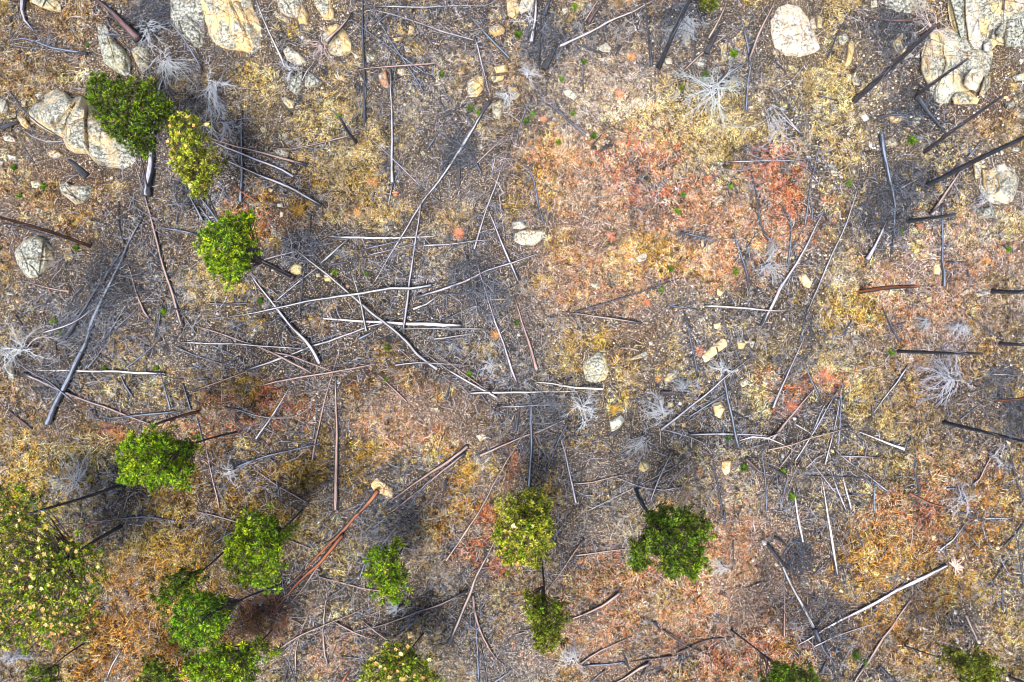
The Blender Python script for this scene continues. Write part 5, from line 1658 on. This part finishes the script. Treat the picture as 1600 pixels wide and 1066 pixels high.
# ---------------------------------------------------------------- dry grass, instanced on points
def tuft_proto(seed, n, spread, up, wd):
    r = random.Random(seed); V, F, S = [], [], []
    for k in range(n):
        a = r.uniform(0, 6.28); d = Vector((math.cos(a), math.sin(a), r.uniform(.15, up))).normalized(); l = r.uniform(.45, 1) * spread
        st = Vector((r.uniform(-.3, .3), r.uniform(-.3, .3), 0)) * spread; s = Vector((-d.y, d.x, r.uniform(-.7, .7))).normalized() * wd * r.uniform(.6, 1.2)
        m = st + d * l * .6; e = st + d * l + Vector((r.uniform(-.1, .1), r.uniform(-.1, .1), -.22)) * l; b = len(V)
        V += [st - s * .7, st + s * .7, m + s, e, m - s]; F.append((b, b + 1, b + 2, b + 3, b + 4)); S += [r.random()] * 5
    me = bpy.data.meshes.new('grass_tuft_shape'); me.from_pydata([tuple(v) for v in V], [], F); me.materials.append(M_TUFT)
    at = me.attributes.new('shade', 'FLOAT', 'POINT'); at.data.foreach_set('value', S); me.update()
    return bpy.data.objects.new('grass_tuft_shape', me)
pc = bpy.data.collections.new('grass_tuft_shapes')
for s in range(6): pc.objects.link(tuft_proto(40 + s, (20, 22, 16, 22, 14, 18)[s], (.24, .20, .30, .17, .38, .22)[s], (.6, .9, .45, 1.1, .35, .7)[s], (.0075, .0085, .007, .009, .007, .009)[s]))
NG = 480000
gx_, gy_ = NR.uniform(-34.5, 34.5, NG), NR.uniform(-24, 24, NG)
cover = .5 + 1.25 * (fbm(gx_, gy_, .55, 400, 4) - .5); Wt = weights(gx_, gy_)
thin_ = Wt['ash'] * .10 + Wt['burnt'] * .07 + Wt['litter'] * .04 - Wt['pinkish'] * .03 - Wt['straw'] * .06 - Wt['red'] * .04
mask = np.ones(NG, bool)
GXC, GYC = 1000, 700; occ = np.zeros((GYC, GXC), bool)      # keep logs and stones clear of grass
def _mark(x, y, q):
    i0, i1 = int((x - q + 35) / .07), int((x + q + 35) / .07) + 1; j0, j1 = int((y - q + 24.5) / .07), int((y + q + 24.5) / .07) + 1
    occ[max(0, j0):max(0, j1), max(0, i0):max(0, i1)] = True
for pts, w_, t_ in LOGP:
    for k in range(len(pts) - 1):
        m_ = int(math.dist(pts[k], pts[k + 1]) / 2) + 1
        for s_ in range(m_ + 1):
            x_, y_, _ = on_ground(pts[k][0] + (pts[k + 1][0] - pts[k][0]) * s_ / m_, pts[k][1] + (pts[k + 1][1] - pts[k][1]) * s_ / m_); _mark(x_, y_, w_ / 2 * MPP + .03)
for cx_, cy_, s_, h_ in ROCKPOLY:
    x_, y_, _ = on_ground(cx_, cy_); _mark(x_, y_, s_ * MPP * .75)
mask = ~occ[((gy_ + 24.5) / .07).astype(int).clip(0, GYC - 1), ((gx_ + 35) / .07).astype(int).clip(0, GXC - 1)]
kp = mask & (cover - thin_ - Wt['char'] * .10 + NR.uniform(-.17, .17, NG) > .395); gx_, gy_ = gx_[kp], gy_[kp]; NG = len(gx_)
me = bpy.data.meshes.new('dry_grass'); me.vertices.add(NG)
me.vertices.foreach_set('co', np.stack([gx_, gy_, gz(gx_, gy_) - .01], 1).astype(np.float32).ravel())
tc = np.concatenate([tuft_colour(gx_, gy_, NR), np.ones((NG, 1))], 1)
a = me.attributes.new('tint', 'FLOAT_COLOR', 'POINT'); a.data.foreach_set('color', tc.astype(np.float32).ravel())
a = me.attributes.new('turn', 'FLOAT_VECTOR', 'POINT'); a.data.foreach_set('vector', np.stack([NR.uniform(-.25, .25, NG), NR.uniform(-.25, .25, NG), NR.uniform(0, 6.28, NG)], 1).astype(np.float32).ravel())
a = me.attributes.new('girth', 'FLOAT', 'POINT'); a.data.foreach_set('value', ((.80 * NR.uniform(.5, 1.25, NG) * (.8 + .9 * value_noise(gx_, gy_, .9, 500)) * (1 + .25 * np.clip(Wt['straw'] + Wt['red'] + Wt['ochre'] + Wt['orange'], 0, 1)[kp] - .3 * np.clip(Wt['ash'] + Wt['char'] + Wt['pale'], 0, 1)[kp]))).astype(np.float32))
me.materials.append(M_TUFT); go = link(bpy.data.objects.new('dry_grass', me))
ng = bpy.data.node_groups.new('scatter_tufts', 'GeometryNodeTree')
ng.interface.new_socket('Geometry', in_out='INPUT', socket_type='NodeSocketGeometry'); ng.interface.new_socket('Geometry', in_out='OUTPUT', socket_type='NodeSocketGeometry')
N = ng.nodes; gi, gout = N.new('NodeGroupInput'), N.new('NodeGroupOutput'); ip = N.new('GeometryNodeInstanceOnPoints'); ci = N.new('GeometryNodeCollectionInfo')
ci.inputs['Collection'].default_value = pc; ci.inputs['Separate Children'].default_value = True
ip.inputs['Pick Instance'].default_value = True
ra = N.new('GeometryNodeInputNamedAttribute'); ra.data_type = 'FLOAT_VECTOR'; ra.inputs['Name'].default_value = 'turn'
ga = N.new('GeometryNodeInputNamedAttribute'); ga.data_type = 'FLOAT'; ga.inputs['Name'].default_value = 'girth'
e2r = N.new('FunctionNodeEulerToRotation')
ng.links.new(gi.outputs[0], ip.inputs['Points']); ng.links.new(ci.outputs[0], ip.inputs['Instance'])
ng.links.new(ra.outputs['Attribute'], e2r.inputs[0]); ng.links.new(e2r.outputs[0], ip.inputs['Rotation']); ng.links.new(ga.outputs['Attribute'], ip.inputs['Scale'])
ng.links.new(ip.outputs[0], gout.inputs[0])
md = go.modifiers.new('tufts', 'NODES'); md.node_group = ng
tag(go, 'dry straw, rust and ash-grey grass covering the whole slope', 'grass', kind='stuff')

# ---------------------------------------------------------------- labels: look, pose, then the nearest landmark
def relation(dx, dy):
    if math.hypot(dx, dy) < 9: return 'at'
    if abs(dx) > 1.8 * abs(dy): return 'right of' if dx > 0 else 'left of'
    if abs(dy) > 1.8 * abs(dx): return 'below' if dy > 0 else 'above'
    return ('below-' if dy > 0 else 'above-') + ('right of' if dx > 0 else 'left of')
used = {}
def cand(it, depth):
    ms = sorted(MARKS, key=lambda m: math.hypot(m[0] - it['x'], m[1] - it['y']))
    m = ms[depth]; s = it['adj'] + ' ' + it['noun'] + ' ' + relation(it['x'] - m[0], it['y'] - m[1]) + ' the ' + m[2]
    return ' '.join(s.split())
pool = {}
for it in ITEMS:
    it['lab'] = cand(it, 0); pool.setdefault(it['lab'], []).append(it)
for depth in (1, 2, 3):
    for lab, its in list(pool.items()):
        if len(its) > 1:
            for it in its[1:]:
                c = cand(it, depth)
                if c not in pool and len(c.split()) <= 16: it['lab'] = c; pool[c] = [it]; its.remove(it)
ORD = ['longest', 'second-longest', 'third-longest', 'fourth-longest', 'fifth-longest']
for lab, its in pool.items():
    if len(its) > 1:
        its.sort(key=lambda t: -t['size'])
        for k, it in enumerate(its): it['lab'] = (ORD[min(k, 4)] if it['cat'] in ('log', 'branch') else ORD[min(k, 4)].replace('longest', 'largest')) + ' ' + lab
for it in ITEMS:
    w_ = it['lab'].split()
    if len(w_) > 16: w_ = [x for x in w_ if x not in ('the',)][:16]
    tag(it['o'], ' '.join(w_), it['cat'], it['group'])
